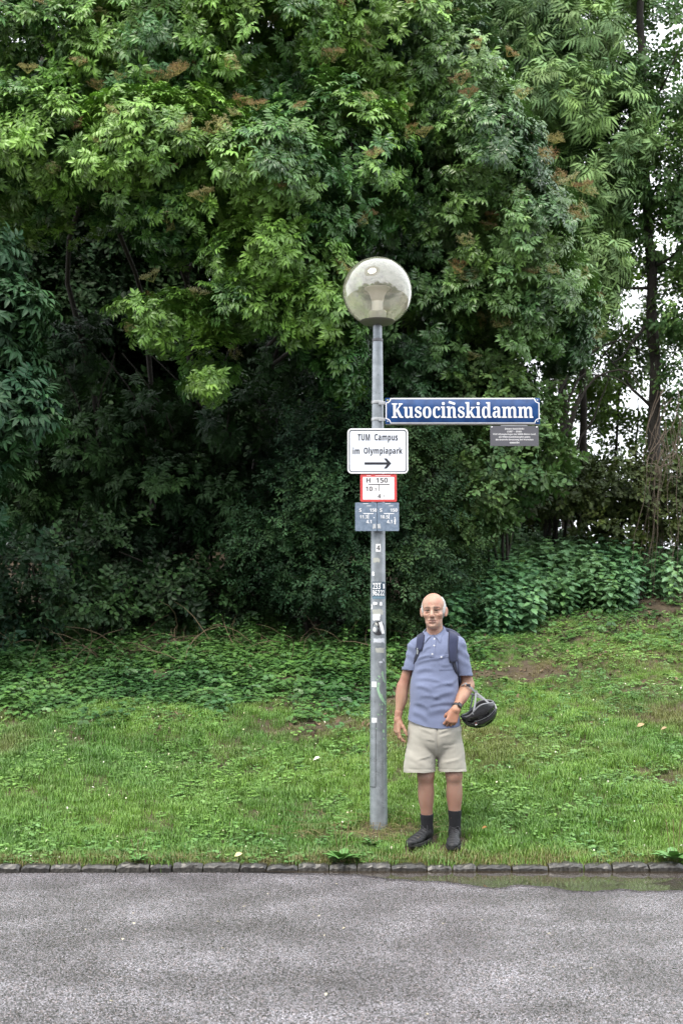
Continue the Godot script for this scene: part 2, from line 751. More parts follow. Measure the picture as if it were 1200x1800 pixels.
		m.poly([m.v[e + 5], m.v[e + 4], m.v[e + 3], m.v[e + 2], m.v[e + 1], m.v[e]])
		part("kerb_stone", m.done(false), kms[rng.randi() % 4], kerb, Transform3D(Basis(), Vector3(x, 0, -9.0)))
		x += w

# ---------------------------------------------------------------- the lamp post and what hangs on it
const POST := Vector3(0.272, 0.17, -9.75)

func post_r(y: float) -> float:
	# radius of the pole at height y above the world's ground level
	if y < 2.336:
		return lerpf(0.0655, 0.0535, (y - 0.2) / 2.136)
	return lerpf(0.0535, 0.0385, (y - 2.336) / 1.5)

func bent(m: Mesher, y: float, ang: float, off: float) -> Mesher:
	# flat artwork (metres, centred) wrapped on the pole at world height y, turned by ang round it
	var o := Mesher.new()
	for i in m.v.size():
		var r := post_r(y + m.v[i].y) + off
		var a := ang + m.v[i].x / r
		o.p(Vector3(sin(a) * r, y + m.v[i].y - POST.y, cos(a) * r), m.c[i], m.uv[i])
	o.t = m.t
	return o

func patch(w: float, h: float, n := 8, rag := 0.0) -> Mesher:
	var m := Mesher.new()
	for j in n + 1:
		for i in n + 1:
			var q := Vector3(w * (float(i) / n - 0.5), h * (float(j) / n - 0.5), 0)
			if rag > 0 and (i in [0, n] or j in [0, n]):
				q += Vector3(rng.randf_range(-rag, rag), rng.randf_range(-rag, rag), 0)
			m.p(q)
	for j in n:
		for i in n:
			var a := j * (n + 1) + i
			m.quad(a, a + 1, a + n + 2, a + n + 1)
	return m

func ppx(px: float, py: float) -> Vector2:
	# place on the pole's face: (angle, world height) for a spot of the photograph
	var w := at(px, py, 9.7)
	var r := post_r(w.y)
	return Vector2(asin(clampf((w.x - POST.x) / r, -0.96, 0.96)), w.y)

func build_post() -> void:
	var t := thing("lamp_post", "tall grey galvanised lamp post with a clear globe lamp and torn stickers", "lamp post", POST)
	var steel := mat(Color.WHITE, 0.55, 0.25)
	steel.albedo_texture = noise_tex(512, 0.02, lin(0.17, 0.19, 0.21), lin(0.32, 0.35, 0.385), FastNoiseLite.TYPE_SIMPLEX_SMOOTH, 6, false, 12)
	tri_tex(steel, 1.1)
	steel.roughness_texture = noise_tex(256, 0.03, Color(0.35, 0.35, 0.35), Color(0.75, 0.75, 0.75), FastNoiseLite.TYPE_SIMPLEX_SMOOTH, 5, false, 13)
	var dark := mat(lin(0.03, 0.03, 0.035), 0.6)
	var white := mat(lin(0.72, 0.72, 0.74), 0.5)
	var prof := []
	for i in 24:
		var y := lerpf(0.1, 3.80, i / 23.0)
		prof.append(Vector2(post_r(y), y - POST.y))
	var pole := part("pole", lathe(prof, 32).done(), steel, t)
	part("collar", lathe([Vector2(0.0385, 3.80 - POST.y), Vector2(0.041, 3.803 - POST.y), Vector2(0.041, 3.822 - POST.y), Vector2(0.0355, 3.826 - POST.y)], 28).done(), mat(lin(0.12, 0.12, 0.13), 0.5, 0.4), t)
	part("neck", lathe([Vector2(0.0345, 3.81 - POST.y), Vector2(0.0345, 3.94 - POST.y)], 28).done(), steel, t)
	# weathered stain near the foot
	# inspection door: a shallow raised door with a gap round it
	var door := plate(rr(0.105, 0.44, 0.012), 0.0, 0.001)
	var dp := patch(0.085, 0.46, 10)
	part("door", bent(dp, 0.72, -1.05, 0.0012).done(), steel, t)
	for sx in [-0.044, 0.044]:
		part("door_gap", bent(stroke([Vector2(sx, -0.235), Vector2(sx, -0.1), Vector2(sx, 0.1), Vector2(sx, 0.235)], 0.003), 0.72, -1.05, 0.0016).done(), dark, t)
	var gap := []
	for i in 9:
		gap.append(Vector2(lerpf(-0.044, 0.044, i / 8.0), -0.235))
	part("door_gap", bent(stroke(gap, 0.004), 0.72, -1.05, 0.0016).done(), dark, t)
	# globe
	var gy := 4.188 - POST.y
	var gr := 0.264
	var gp := []
	for i in 41:
		var a := lerpf(-1.065, PI / 2, i / 40.0)
		gp.append(Vector2(gr * cos(a), gy + gr * sin(a)))
	for i in 41:
		var a := lerpf(PI / 2, -1.065, i / 40.0)
		gp.append(Vector2((gr - 0.004) * cos(a), gy + (gr - 0.004) * sin(a)))
	gp.append(gp[0])
	var gm := mat(Color(0.96, 0.95, 0.9, 0.08), 0.025)
	gm.refraction_enabled = true
	gm.refraction_scale = 0.075
	part("globe", lathe(gp, 64).done(), gm, t)
	var cap := mat(lin(0.16, 0.15, 0.13), 0.5, 0.3)
	part("lamp_base", lathe([Vector2(0.036, gy - 0.262), Vector2(0.075, gy - 0.256), Vector2(0.118, gy - 0.242), Vector2(0.133, gy - 0.231), Vector2(0.134, gy - 0.226), Vector2(0.125, gy - 0.224), Vector2(0.0, gy - 0.222)], 40).done(), cap, t)
	var porc := mat(lin(0.85, 0.86, 0.9), 0.35)
	var lh := part("lamp_holder", lathe([Vector2(0.0665, gy - 0.222), Vector2(0.0665, gy - 0.155), Vector2(0.062, gy - 0.15), Vector2(0.043, gy - 0.149), Vector2(0.042, gy - 0.075), Vector2(0.0, gy - 0.074)], 32).done(), porc, t)
	var cone := mat(lin(0.75, 0.71, 0.68), 0.35, 0.2)
	part("reflector", lathe([Vector2(0.044, gy - 0.075), Vector2(0.06, gy - 0.02), Vector2(0.08, gy + 0.02), Vector2(0.1, gy + 0.023), Vector2(0.1, gy + 0.026), Vector2(0.078, gy + 0.024)], 32).done(), cone, t)
	# stickers and paint on the pole
	var sw := mat(lin(0.75, 0.76, 0.78), 0.5)
	var ink := mat(lin(0.02, 0.02, 0.025), 0.5)
	var navy := mat(lin(0.03, 0.06, 0.09), 0.5)
	var put := func(called: String, art: Mesher, px: float, py: float, off: float, m: Material, over: Node) -> Node:
		var q := ppx(px, py)
		return part(called, bent(art, q.y, q.x, off).done(), m, over)
	var s4: Node = put.call("sticker", patch(0.036, 0.058, 4), 664.5, 963, 0.001, sw, t)
	put.call("number", letters("4", "Droid Sans", true, 0.0, 0.036), 664.5, 963, 0.002, ink, s4)
	var s2: Node = put.call("sticker", patch(0.118, 0.122, 12), 666, 1037, 0.001, navy, t)
	put.call("number", letters("233", "Droid Sans", true, 0.06, 0.043), 661.5, 1030.5, 0.002, sw, s2)
	put.call("number", letters("96222", "Droid Sans", true, 0.098, 0.041), 665, 1042, 0.002, sw, s2)
	put.call("stripe", patch(0.075, 0.004, 6), 662, 1025, 0.002, sw, s2)
	put.call("stripe", patch(0.016, 0.035, 4, 0.002), 674, 1030.5, 0.002, sw, s2)
	put.call("stripe", patch(0.11, 0.018, 8), 666, 1050.5, 0.0015, mat(lin(0.12, 0.2, 0.26), 0.5), s2)
	for q in [[655.5, 1008, 0.02, 0.03], [659, 1061, 0.035, 0.022], [669, 1061.5, 0.02, 0.024], [653.5, 1066, 0.012, 0.04], [661, 1085, 0.055, 0.045], [666, 1126, 0.09, 0.03], [669, 1164, 0.03, 0.012], [674, 1160, 0.012, 0.02]]:
		put.call("torn_sticker", patch(q[2], q[3], 6, 0.004), q[0], q[1], 0.001, sw if q[1] < 1090 else mat(lin(0.5, 0.53, 0.58), 0.5), t)
	for q in [[663, 1076, 0.085, 0.04], [668, 1143, 0.07, 0.035], [661, 985, 0.05, 0.03]]:
		put.call("torn_sticker", patch(q[2], q[3], 6, 0.005), q[0], q[1], 0.0008, mat(lin(0.36, 0.37, 0.34), 0.7), t)
	var disc := Mesher.new()
	disc.p(Vector3.ZERO)
	for i in 28:
		disc.p(Vector3(cos(TAU * i / 28), sin(TAU * i / 28), 0) * 0.052)
	for i in 28:
		disc.tri(0, 1 + i, 1 + (i + 1) % 28)
	var d: Node = put.call("sticker", disc, 665, 1104.5, 0.0013, ink, t)
	put.call("torn_patch", stroke([Vector2(-0.006, 0.045), Vector2(0.006, 0.01), Vector2(0.016, -0.02), Vector2(0.02, -0.042)], 0.026), 669, 1104, 0.0022, sw, d)
	put.call("torn_patch", patch(0.022, 0.03, 4, 0.002), 658, 1106.5, 0.0022, sw, d)
	put.call("torn_patch", patch(0.02, 0.02, 4, 0.004), 661, 1097, 0.0022, mat(lin(0.45, 0.45, 0.42), 0.6), d)
	for q in [[656.8, 1203, 0.044, 0.04], [657.2, 1266, 0.044, 0.034]]:
		put.call("sticker", patch(q[2], q[3], 4), q[0], q[1], 0.0012, sw, t)
	var green := mat(lin(0.30, 0.50, 0.33), 0.6)
	for s in [[[105, 372], [130, 345], [158, 325], [188, 312], 0.02], [[160, 300], [163, 345], [172, 380], [188, 400], 0.011], [[128, 400], [118, 455], [140, 520], [165, 560], [187, 592], 0.018], [[150, 500], [165, 540], [188, 572], 0.009], [[132, 592], [160, 590], [190, 588], 0.013], [[190, 592], [155, 632], [120, 682], 0.014], [[120, 682], [155, 676], [192, 668], 0.012], [[192, 700], [150, 745], [100, 800], 0.016]]:
		var pts := []
		for i in s.size() - 1:
			var q := ppx(640 + s[i][0] / 5.0, 1120 + s[i][1] / 5.0)
			pts.append(Vector2(q.x * post_r(q.y), q.y))
		var st := stroke(pts, s[s.size() - 1] * 1.0)
		var o := Mesher.new()
		for v in st.v:
			o.p(Vector3(v.x, v.y - 1.0, 0))
		o.t = st.t
		part("paint_stroke", bent(o, 1.0, 0.0, 0.0009).done(), green, t)
	for q in [[168, 825, 0.016, 0.022], [168, 893, 0.01, 0.018]]:
		put.call("paint_stroke", patch(q[2], q[3], 4, 0.002), 640 + q[0] / 5.0, 1120 + q[1] / 5.0, 0.0009, green, t)
	for y in [3.335, 3.205]:
		part("band", lathe([Vector2(post_r(y) + 0.0005, y - 0.012 - POST.y), Vector2(post_r(y) + 0.004, y - 0.011 - POST.y), Vector2(post_r(y) + 0.004, y + 0.011 - POST.y), Vector2(post_r(y) + 0.0005, y + 0.012 - POST.y)], 28).done(), mat(lin(0.38, 0.39, 0.4), 0.4, 0.6), t)

func sheet_sign(px0: float, py0: float, px1: float, py1: float, d: float) -> Array:
	# centre, width, height of a plate that spans those pixels at that distance
	var a := at(px0, (py0 + py1) / 2, d)
	var b := at(px1, (py0 + py1) / 2, d)
	var u := at((px0 + px1) / 2, py0, d)
	var w := at((px0 + px1) / 2, py1, d)
	return [(a + b) / 2, b.x - a.x, u.y - w.y]

func lay(t: Node, called: String, m: Mesher, mt: Material, x := 0.0, y := 0.0, z := 0.0) -> Node:
	return part(called, m.done(false), mt, t, Transform3D(Basis(), Vector3(x, y, z)))

func build_signs() -> void:
	var enamel := mat(Color.WHITE, 0.22)
	enamel.albedo_texture = noise_tex(256, 0.02, lin(0.010, 0.038, 0.13), lin(0.022, 0.075, 0.23), FastNoiseLite.TYPE_SIMPLEX_SMOOTH, 4, false, 41)
	tri_tex(enamel, 2.0)
	var white := mat(lin(0.78, 0.78, 0.8), 0.3)
	var alu := mat(lin(0.45, 0.46, 0.48), 0.4, 0.7)
	# street name sign
	var s := sheet_sign(677, 699.5, 948, 745, 9.68)
	var t := thing("street_name_sign", "long blue enamel street name sign with white blackletter-like lettering beside the post", "street sign", s[0])
	var w: float = s[1]
	var h: float = s[2]
	var bm := Mesher.new()
	var nx := 24
	var ny := 8
	for j in ny + 1:
		for i in nx + 1:
			var u := 2.0 * i / nx - 1.0
			var v := 2.0 * j / ny - 1.0
			bm.p(Vector3(u * w / 2, v * h / 2, 0.012 * (1 - pow(absf(v), 3.0)) * (1 - pow(absf(u), 12.0))))
	for j in ny:
		for i in nx:
			var a := j * (nx + 1) + i
			bm.quad(a, a + 1, a + nx + 2, a + nx + 1)
	part("panel", bm.done(), enamel, t)
	lay(t, "backing", plate(rr(w, h, 0.004), -0.006, -0.001), alu)
	var dome := func(m: Mesher, lift: float) -> Mesher:
		var o := Mesher.new()
		for q in m.v:
			o.p(Vector3(q.x, q.y, 0.012 * (1 - pow(absf(q.y * 2 / h), 3.0)) * (1 - pow(absf(q.x * 2 / w), 12.0)) + lift))
		o.t = m.t
		return o
	# white line with hollow corners
	var r := 0.032
	var line := []
	var cx := w / 2 - 0.006
	var cy := h / 2 - 0.006
	for k in 4:
		var sx: float = [1, -1, -1, 1][k]
		var sy: float = [1, 1, -1, -1][k]
		var arc := []
		for i in 9:
			var a := PI / 2 * i / 8.0
			arc.append(Vector2(sx * (cx - r * cos(a)), sy * (cy - r * sin(a))))
		if k in [0, 2]:
			arc.reverse()
		line.append_array(arc)
	line.append(line[0])
	var dense := []
	for i in line.size() - 1:
		var n := maxi(1, ceili(line[i].distance_to(line[i + 1]) / 0.03))
		for j in n:
			dense.append(line[i].lerp(line[i + 1], float(j) / n))
	dense.append(line[0])
	part("white_border", (dome.call(stroke(dense, 0.0068), 0.001) as Mesher).done(), white, t)
	part("white_edge", (dome.call(stroke([Vector2(-w / 2 + 0.04, h / 2 - 0.004), Vector2(0, h / 2 - 0.004), Vector2(w / 2 - 0.04, h / 2 - 0.004)], 0.006), 0.0016) as Mesher).done(), white, t)
	var tx := letters("Kusocinskidamm", "Droid Serif", true, w * 0.915, h * 0.62)
	var txt := Mesher.new()
	tx.add(stroke([Vector2(-w * 0.088, h * 0.32), Vector2(-w * 0.048, h * 0.235)], h * 0.085))
	for q in tx.v:
		txt.p(q + Vector3(-0.002, 0.004, 0))
	txt.t = tx.t
	part("lettering", (dome.call(txt, 0.0022) as Mesher).done(), white, t)
	for k in 4:
		var o := Vector3([1, -1, -1, 1][k] * (w / 2 - 0.017), [1, 1, -1, -1][k] * (h / 2 - 0.018), 0.001)
		part("screw", lathe([Vector2(0.0065, 0), Vector2(0.006, 0.003), Vector2(0.003, 0.005), Vector2(0.0, 0.005)], 10).done(), mat(lin(0.45, 0.42, 0.12), 0.5) if k == 1 else alu, t, Transform3D(Basis(Vector3.RIGHT, PI / 2), o))
	lay(t, "bracket", box(Vector3(-w / 2 - 0.012, 0.062, -0.02), Vector3(0.07, 0.025, 0.012)), alu)
	lay(t, "bracket", box(Vector3(-w / 2 - 0.012, -0.062, -0.02), Vector3(0.07, 0.025, 0.012)), alu)
	lay(t, "lower_rail", box(Vector3(0, -h / 2 - 0.004, -0.012), Vector3(w, 0.008, 0.02), 0.002), mat(lin(0.2, 0.19, 0.17), 0.5, 0.5))
	# explanatory plate under it
	s = sheet_sign(861, 748.5, 946, 784, 9.68)
	t = thing("explanation_plate", "small dark grey plate with six lines of white text under the street sign", "sign", s[0])
	w = s[1]
	h = s[2]
	lay(t, "panel", plate(rr(w, h, 0.004), -0.003, 0.0), mat(lin(0.095, 0.095, 0.11), 0.35))
	var rows := [["Janusz Kusociński", 0.40], ["(1907 – 1940)", 0.30], ["1932 Olympiasieger im 10000-Meter-Lauf,", 0.89], ["als Widerstandskämpfer gegen", 0.65], ["die deutsche Besatzung bei Warschau", 0.78], ["ermordet", 0.2]]
	for i in 6:
		lay(t, "lettering", letters(rows[i][0], "Droid Serif", true, w * rows[i][1], h * 0.105), white, 0, h * (0.345 - 0.134 * i), 0.0015)
	for sx in [-1.0, 1.0]:
		part("screw", lathe([Vector2(0.006, 0), Vector2(0.005, 0.003), Vector2(0.0, 0.004)], 10).done(), white, t, Transform3D(Basis(Vector3.RIGHT, PI / 2), Vector3(sx * (w / 2 - 0.013), h / 2 - 0.01, 0.0005)))
	lay(t, "hanger", box(Vector3(0, h / 2 + 0.004, -0.008), Vector3(0.2, 0.03, 0.006)), alu)
	# direction sign
	var ink := mat(lin(0.012, 0.012, 0.02), 0.5)
	var pale := mat(lin(0.66, 0.7, 0.78), 0.35)
	s = sheet_sign(610.5, 753, 717, 832.5, 9.66)
	t = thing("direction_sign", "white rounded sign with two lines of black text and an arrow", "direction sign", s[0])
	w = s[1]
	h = s[2]
	var tilt := 0.0
	lay(t, "panel", plate(rr(w, h, 0.032), -0.004, 0.0), pale)
	lay(t, "white_rim", ring(rr(w - 0.002, h - 0.002, 0.031), rr(w - 0.02, h - 0.02, 0.025), 0.0012), mat(lin(0.82, 0.82, 0.84), 0.35))
	lay(t, "black_line", ring(rr(w - 0.022, h - 0.022, 0.024), rr(w - 0.034, h - 0.034, 0.019), 0.0012), ink)
	var cond := func(text: String, cx_: float, cy_: float, ww: float, hh: float) -> void:
		lay(t, "lettering", letters(text, "Droid Sans", true, ww, hh), ink, cx_, cy_, 0.0015)
	# heights include descenders where there are any
	cond.call("TUM", -w * 0.23, h * 0.305, w * 0.2, h * 0.145)
	cond.call("Campus", w * 0.137, h * 0.283, w * 0.385, h * 0.19)
	cond.call("im", -w * 0.357, h * 0.005, w * 0.11, h * 0.145)
	cond.call("Olympiapark", w * 0.087, -h * 0.012, w * 0.635, h * 0.185)
	lay(t, "arrow", stroke([Vector2(-w * 0.22, -h * 0.275), Vector2(w * 0.2, -h * 0.275)], h * 0.05), ink, 0, 0, 0.0015)
	lay(t, "arrow", plate(PackedVector2Array([Vector2(w * 0.22, -h * 0.275), Vector2(w * 0.145, -h * 0.165), Vector2(w * 0.1, -h * 0.165), Vector2(w * 0.165, -h * 0.275), Vector2(w * 0.1, -h * 0.385), Vector2(w * 0.145, -h * 0.385)]), 0.0006, 0.0018), ink)
	lay(t, "clamp", box(Vector3(0, h * 0.3, -0.018), Vector3(0.14, 0.03, 0.02)), alu)
	lay(t, "clamp", box(Vector3(0, -h * 0.3, -0.018), Vector3(0.14, 0.03, 0.02)), alu)
	# hydrant plate
	s = sheet_sign(633, 833.5, 697, 882, 9.665)
	t = thing("hydrant_plate", "white plate with a red border and grey numbers under the direction sign", "sign", s[0])
	w = s[1]
	h = s[2]
	var red := mat(lin(0.55, 0.07, 0.07), 0.35)
	var grey := mat(lin(0.07, 0.065, 0.065), 0.5)
	lay(t, "red_border", plate(rr(w, h, 0.01), -0.004, 0.0), red)
	lay(t, "panel", plate(rr(w * 0.86, h * 0.82, 0.003), -0.001, 0.0012), mat(lin(0.8, 0.79, 0.82), 0.35), 0, -h * 0.01)
	var glyph := func(t: Node, text: String, x: float, y: float, ww: float, hh: float, m: Material, bold: bool) -> void:
		lay(t, "lettering", letters(text, "Droid Sans", bold, ww, hh), m, x, y, 0.0028)
	glyph.call(t, "H", -w * 0.28, h * 0.28, w * 0.115, h * 0.17, grey, true)
	glyph.call(t, "150", w * 0.09, h * 0.28, w * 0.33, h * 0.18, grey, true)
	glyph.call(t, "10", -w * 0.26, -h * 0.03, w * 0.19, h * 0.17, grey, true)
	glyph.call(t, ".7", -w * 0.09, -h * 0.06, w * 0.09, h * 0.1, grey, true)
	glyph.call(t, "4", w * 0.02, -h * 0.29, w * 0.085, h * 0.16, grey, true)
	glyph.call(t, ".1", w * 0.14, -h * 0.31, w * 0.06, h * 0.09, grey, true)
	lay(t, "line", stroke([Vector2(-w * 0.28, h * 0.13), Vector2(w * 0.3, h * 0.13)], 0.006), grey, 0, 0, 0.0028)
	lay(t, "line", stroke([Vector2(w * 0.015, h * 0.12), Vector2(w * 0.015, -h * 0.11)], 0.005), grey, 0, 0, 0.0026)
	for q in [[-0.27, 0.12], [0.12, 0.42]]:
		lay(t, "small_print", stroke([Vector2(w * (q[0] - q[1] / 2), h * 0.445), Vector2(w * (q[0] + q[1] / 2), h * 0.445)], 0.006), mat(lin(0.75, 0.5, 0.5), 0.4), 0, 0, 0.002)
	lay(t, "clamp", box(Vector3(0, 0, -0.02), Vector3(0.12, 0.05, 0.03)), alu)
	# two blue-grey plates
	var blue := mat(Color.WHITE, 0.35)
	blue.albedo_texture = noise_tex(256, 0.03, lin(0.11, 0.15, 0.21), lin(0.21, 0.26, 0.34), FastNoiseLite.TYPE_SIMPLEX_SMOOTH, 5, false, 47)
	tri_tex(blue, 3.0)
	for k in 2:
		s = sheet_sign([624.0, 662.8][k], 883.5, [662.2, 701.0][k], 933.5, 9.665)
		t = thing("valve_plate", ["blue-grey plate reading 11.3, left of the two side by side", "blue-grey plate reading 10.5, right of the two side by side"][k], "sign", s[0], "blue-grey plates on the lamp post")
		w = s[1]
		h = s[2]
		lay(t, "panel", plate(rr(w, h, 0.008), -0.004, 0.0), blue)
		var gx := 0.07 if k == 0 else 0.0
		glyph.call(t, "S", w * (-0.33 + gx), h * 0.235, w * 0.11, h * 0.125, white, true)
		glyph.call(t, "150", w * (0.26 + gx), h * 0.235, w * 0.32, h * 0.12, white, true)
		glyph.call(t, ["11.3", "10.5"][k], w * (-0.18 + gx), 0.0, w * 0.36, h * 0.12, white, true)
		glyph.call(t, "4.1", w * (0.06 + gx), -h * 0.17, w * 0.25, h * 0.12, white, true)
		lay(t, "line", stroke([Vector2(w * (-0.2 + gx), h * 0.115), Vector2(w * (0.27 + gx), h * 0.115)], 0.006), white, 0, 0, 0.002)
		lay(t, "line", stroke([Vector2(w * (0.035 + gx), h * 0.115), Vector2(w * (0.035 + gx), -h * 0.075)], 0.005), white, 0, 0, 0.0024)
		lay(t, "mark", plate(rr(0.008, 0.008, 0.003), 0.0004, 0.0016), white, w * (0.3 + gx), -h * 0.03)
		for q in [[-0.02, 0.46, 0.24], [0.13, 0.385, 0.2]]:
			lay(t, "small_print", stroke([Vector2(w * (q[0] - q[2] / 2), h * q[1]), Vector2(w * (q[0] + q[2] / 2), h * q[1])], 0.006), mat(lin(0.55, 0.58, 0.62), 0.4), 0, 0, 0.002)
		lay(t, "torn_patch", patch(0.022, 0.035, 5, 0.003), mat(lin(0.42, 0.44, 0.46), 0.6), w * (0.38 if k == 0 else -0.42), -h * 0.33, 0.0016)
		if k == 1:
			lay(t, "torn_patch", patch(0.01, 0.042, 4, 0.002), white, w * 0.31, -h * 0.16, 0.0016)
		lay(t, "clamp", box(Vector3([0.06, -0.06][k], 0, -0.018), Vector3(0.06, 0.05, 0.02)), alu)

# ---------------------------------------------------------------- plants
func leaflet(m: Mesher, base: Vector3, dir: Vector3, up: Vector3, l: float, w: float, droop: float, col: Color, fold := 0.18) -> void:
	# one blade: folded along its midrib, tip bent down
	var s := dir.cross(up).normalized()
	var mid1 := base + dir * (l * 0.33) - up * (l * droop * 0.2)
	var mid2 := base + dir * (l * 0.68) - up * (l * droop * 0.55)
	var tip := base + dir * l - up * (l * droop)
	var lift := up * (w * fold)
	var a := m.p(base, col)
	var b := m.p(mid1, col)
	var c := m.p(mid2, col)
	var d := m.p(tip, col)
	var r1 := m.p(mid1 + s * (w * 0.5) + lift, col)
	var r2 := m.p(mid2 + s * (w * 0.4) + lift * 0.8, col)
	var l1 := m.p(mid1 - s * (w * 0.5) + lift, col)
	var l2 := m.p(mid2 - s * (w * 0.4) + lift * 0.8, col)
	m.tri(a, r1, b)
	m.quad(b, r1, r2, c)
	m.tri(c, r2, d)
	m.tri(a, b, l1)
	m.quad(b, c, l2, l1)
	m.tri(c, d, l2)

func compound_leaf(pairs: int, l: float, w: float, gap: float, spread: float, droop: float) -> ArrayMesh:
	# a pinnate leaf along +z with its face up +y
	var m := Mesher.new()
	var r := RandomNumberGenerator.new()
	r.seed = 5 + pairs
	var stem := l * 0.5
	for i in pairs:
		var z := stem + gap * i
		var dy := -z * z * droop * 0.6
		for sg in [-1.0, 1.0]:
			var a := deg_to_rad(spread + r.randf_range(-8, 8))
			var k := r.randf_range(0.8, 1.2)
			leaflet(m, Vector3(0, dy, z), Vector3(sin(a) * sg, 0, cos(a)), Vector3(0.15 * sg * -1.0, 1, -0.1).normalized(), l * r.randf_range(0.85, 1.0), w * r.randf_range(0.9, 1.1), 0.25 + droop, Color(k, k, k * 0.95))
	var zt := stem + gap * (pairs - 0.6)
	leaflet(m, Vector3(0, -zt * zt * droop * 0.6, zt), Vector3(0, -0.15, 1).normalized(), Vector3(0, 1, 0.15).normalized(), l * 1.1, w * 1.1, 0.3 + droop, Color.WHITE)
	var rach := Mesher.new()
	rach.poly([Vector3(-0.0022, 0, 0), Vector3(0.0022, 0, 0), Vector3(0.0012, -zt * zt * droop * 0.6, zt), Vector3(-0.0012, -zt * zt * droop * 0.6, zt)], Color(1.1, 1.0, 0.7))
	m.add(rach)
	return m.done(false)

func twig_leaf(n: int, l: float, w: float, len_: float) -> ArrayMesh:
	# a short twig along +z with simple leaves on both sides
	var m := Mesher.new()
	var r := RandomNumberGenerator.new()
	r.seed = 77 + n
	for i in n:
		var z := len_ * (i + 0.5) / n
		var sg := 1.0 if i % 2 else -1.0
		var a := deg_to_rad(r.randf_range(35, 70)) if i < n - 1 else 0.0
		var k := r.randf_range(0.75, 1.25)
		leaflet(m, Vector3(0, r.randf_range(-0.01, 0.01), z), Vector3(sin(a) * sg, r.randf_range(-0.3, 0.3), cos(a)).normalized(), Vector3(r.randf_range(-0.4, 0.4), 1, r.randf_range(-0.3, 0.3)).normalized(), l * r.randf_range(0.75, 1.15), w, 0.2, Color(k, k, k))
	m.add(tube([Vector3.ZERO, Vector3(0, 0, len_)], [0.003, 0.0015], 3, Color(0.9, 0.6, 0.5)))
	return m.done(false)

func face(dir: Vector3, up: Vector3, s: float) -> Basis:
	var z := dir.normalized()
	var x := up.cross(z)
	x = x.normalized() if x.length() > 0.01 else Vector3.RIGHT
	return Basis(x * s, z.cross(x) * s, z * s)

func rvec() -> Vector3:
	var y := rng.randf_range(-1, 1)
	var a := rng.randf_range(0, TAU)
	var q := sqrt(1 - y * y)
	return Vector3(q * cos(a), y, q * sin(a))

class Leaves:
	var where: Array[Transform3D] = []
	var tint := PackedColorArray()

func tint_of(base: Color, young: Color, q: Vector3, spread := 0.35) -> Color:
	# leaf colour varies in patches through a crown and from leaf to leaf
	var f := clampf(0.5 + nz.get_noise_3d(q.x * 30, q.y * 30, q.z * 30) * 1.5 + rng.randf_range(-0.35, 0.35), 0.0, 1.0)
	var c := base.lerp(young, f)
	var k := rng.randf_range(1.0 - spread, 1.0 + spread)
	return Color(c.r * k, c.g * k, c.b * k * rng.randf_range(0.8, 1.2))

func shoots(o: Leaves, lobes: Array, per: float, each: int, size: float, base: Color, young: Color, hole := -0.12, fan := 1.0, lift := 0.25) -> Array[Vector3]:
	# lobes: [px, py, d, rx, ry (pixels of the photograph), rz (metres), share]; returns the outermost shoot tips
	var tips: Array[Vector3] = []
	for lb in lobes:
		var c := at(lb[0], lb[1], lb[2])
		var s: float = lb[2] / F
		var r := Vector3(lb[3] * s, lb[4] * s, lb[5])
		var n := int(per * (r.x * r.y + r.y * r.z + r.x * r.z) * lb[6])
		for i in n:
			var u := rvec()
			var deep := rng.randf()
			var t := 1.0 - 0.5 * deep * deep
			t *= 1.0 + nz.get_noise_3d(c.x * 20 + u.x * 60, c.y * 20 + u.y * 60, c.z * 20 + u.z * 60) * 0.45
			var q := c + u * r * t
			if nz.get_noise_3d(q.x * 55 + 300, q.y * 55, q.z * 55) < hole or q.y < ground_at(q.x, q.z) + 0.08:
				continue
			var out := (u / r).normalized()
			var axis := (out + Vector3.UP * lift + rvec() * 0.35).normalized()
			var flat := (axis + Vector3.UP * 0.8).normalized()
			var tn := tint_of(base, young, q)
			var a0 := rng.randf_range(0, TAU)
			var side := axis.cross(Vector3(0.3, 0.9, 0.2)).normalized()
			var other := axis.cross(side)
			for j in each:
				var a := a0 + TAU * j / each + rng.randf_range(-0.3, 0.3)
				var dir := (side * cos(a) + other * sin(a)) * fan + axis * rng.randf_range(0.25, 0.8) + Vector3.DOWN * 0.12
				var b := face(dir, flat + rvec() * 0.3, size * rng.randf_range(0.65, 1.15))
				var k := rng.randf_range(0.8, 1.2)
				o.where.append(Transform3D(b, q - axis * rng.randf_range(0.0, 0.12) * size))
				o.tint.append(Color(tn.r * k, tn.g * k, tn.b * k))
			if deep < 0.35:
				tips.append(q + axis * 0.08)
	return tips

func limb(t: Node3D, called: String, pts: Array, r0: float, r1: float, bark: Material, seg := 7) -> void:
	# a tapering stem through world points, wobbling a little
	var fine := []
	var rad := []
	for i in pts.size() - 1:
		for k in 4:
			var f := k / 4.0
			var p: Vector3 = pts[i].cubic_interpolate(pts[i + 1], pts[maxi(i - 1, 0)], pts[mini(i + 2, pts.size() - 1)], f)
			fine.append(p + Vector3(nz.get_noise_3d(p.x * 90, p.y * 90, 3), 0, nz.get_noise_3d(p.x * 90, p.y * 90, 60)) * 0.06 - t.position)
	fine.append(pts[pts.size() - 1] - t.position)
	for i in fine.size():
		rad.append(lerpf(r0, r1, float(i) / (fine.size() - 1)) * (1.0 + 0.08 * sin(i * 2.3)))
	part(called, tube(fine, rad, seg).done(), bark, t)

func shifted(o: Leaves, by: Vector3) -> Leaves:
	for i in o.where.size():
		o.where[i].origin -= by
	return o

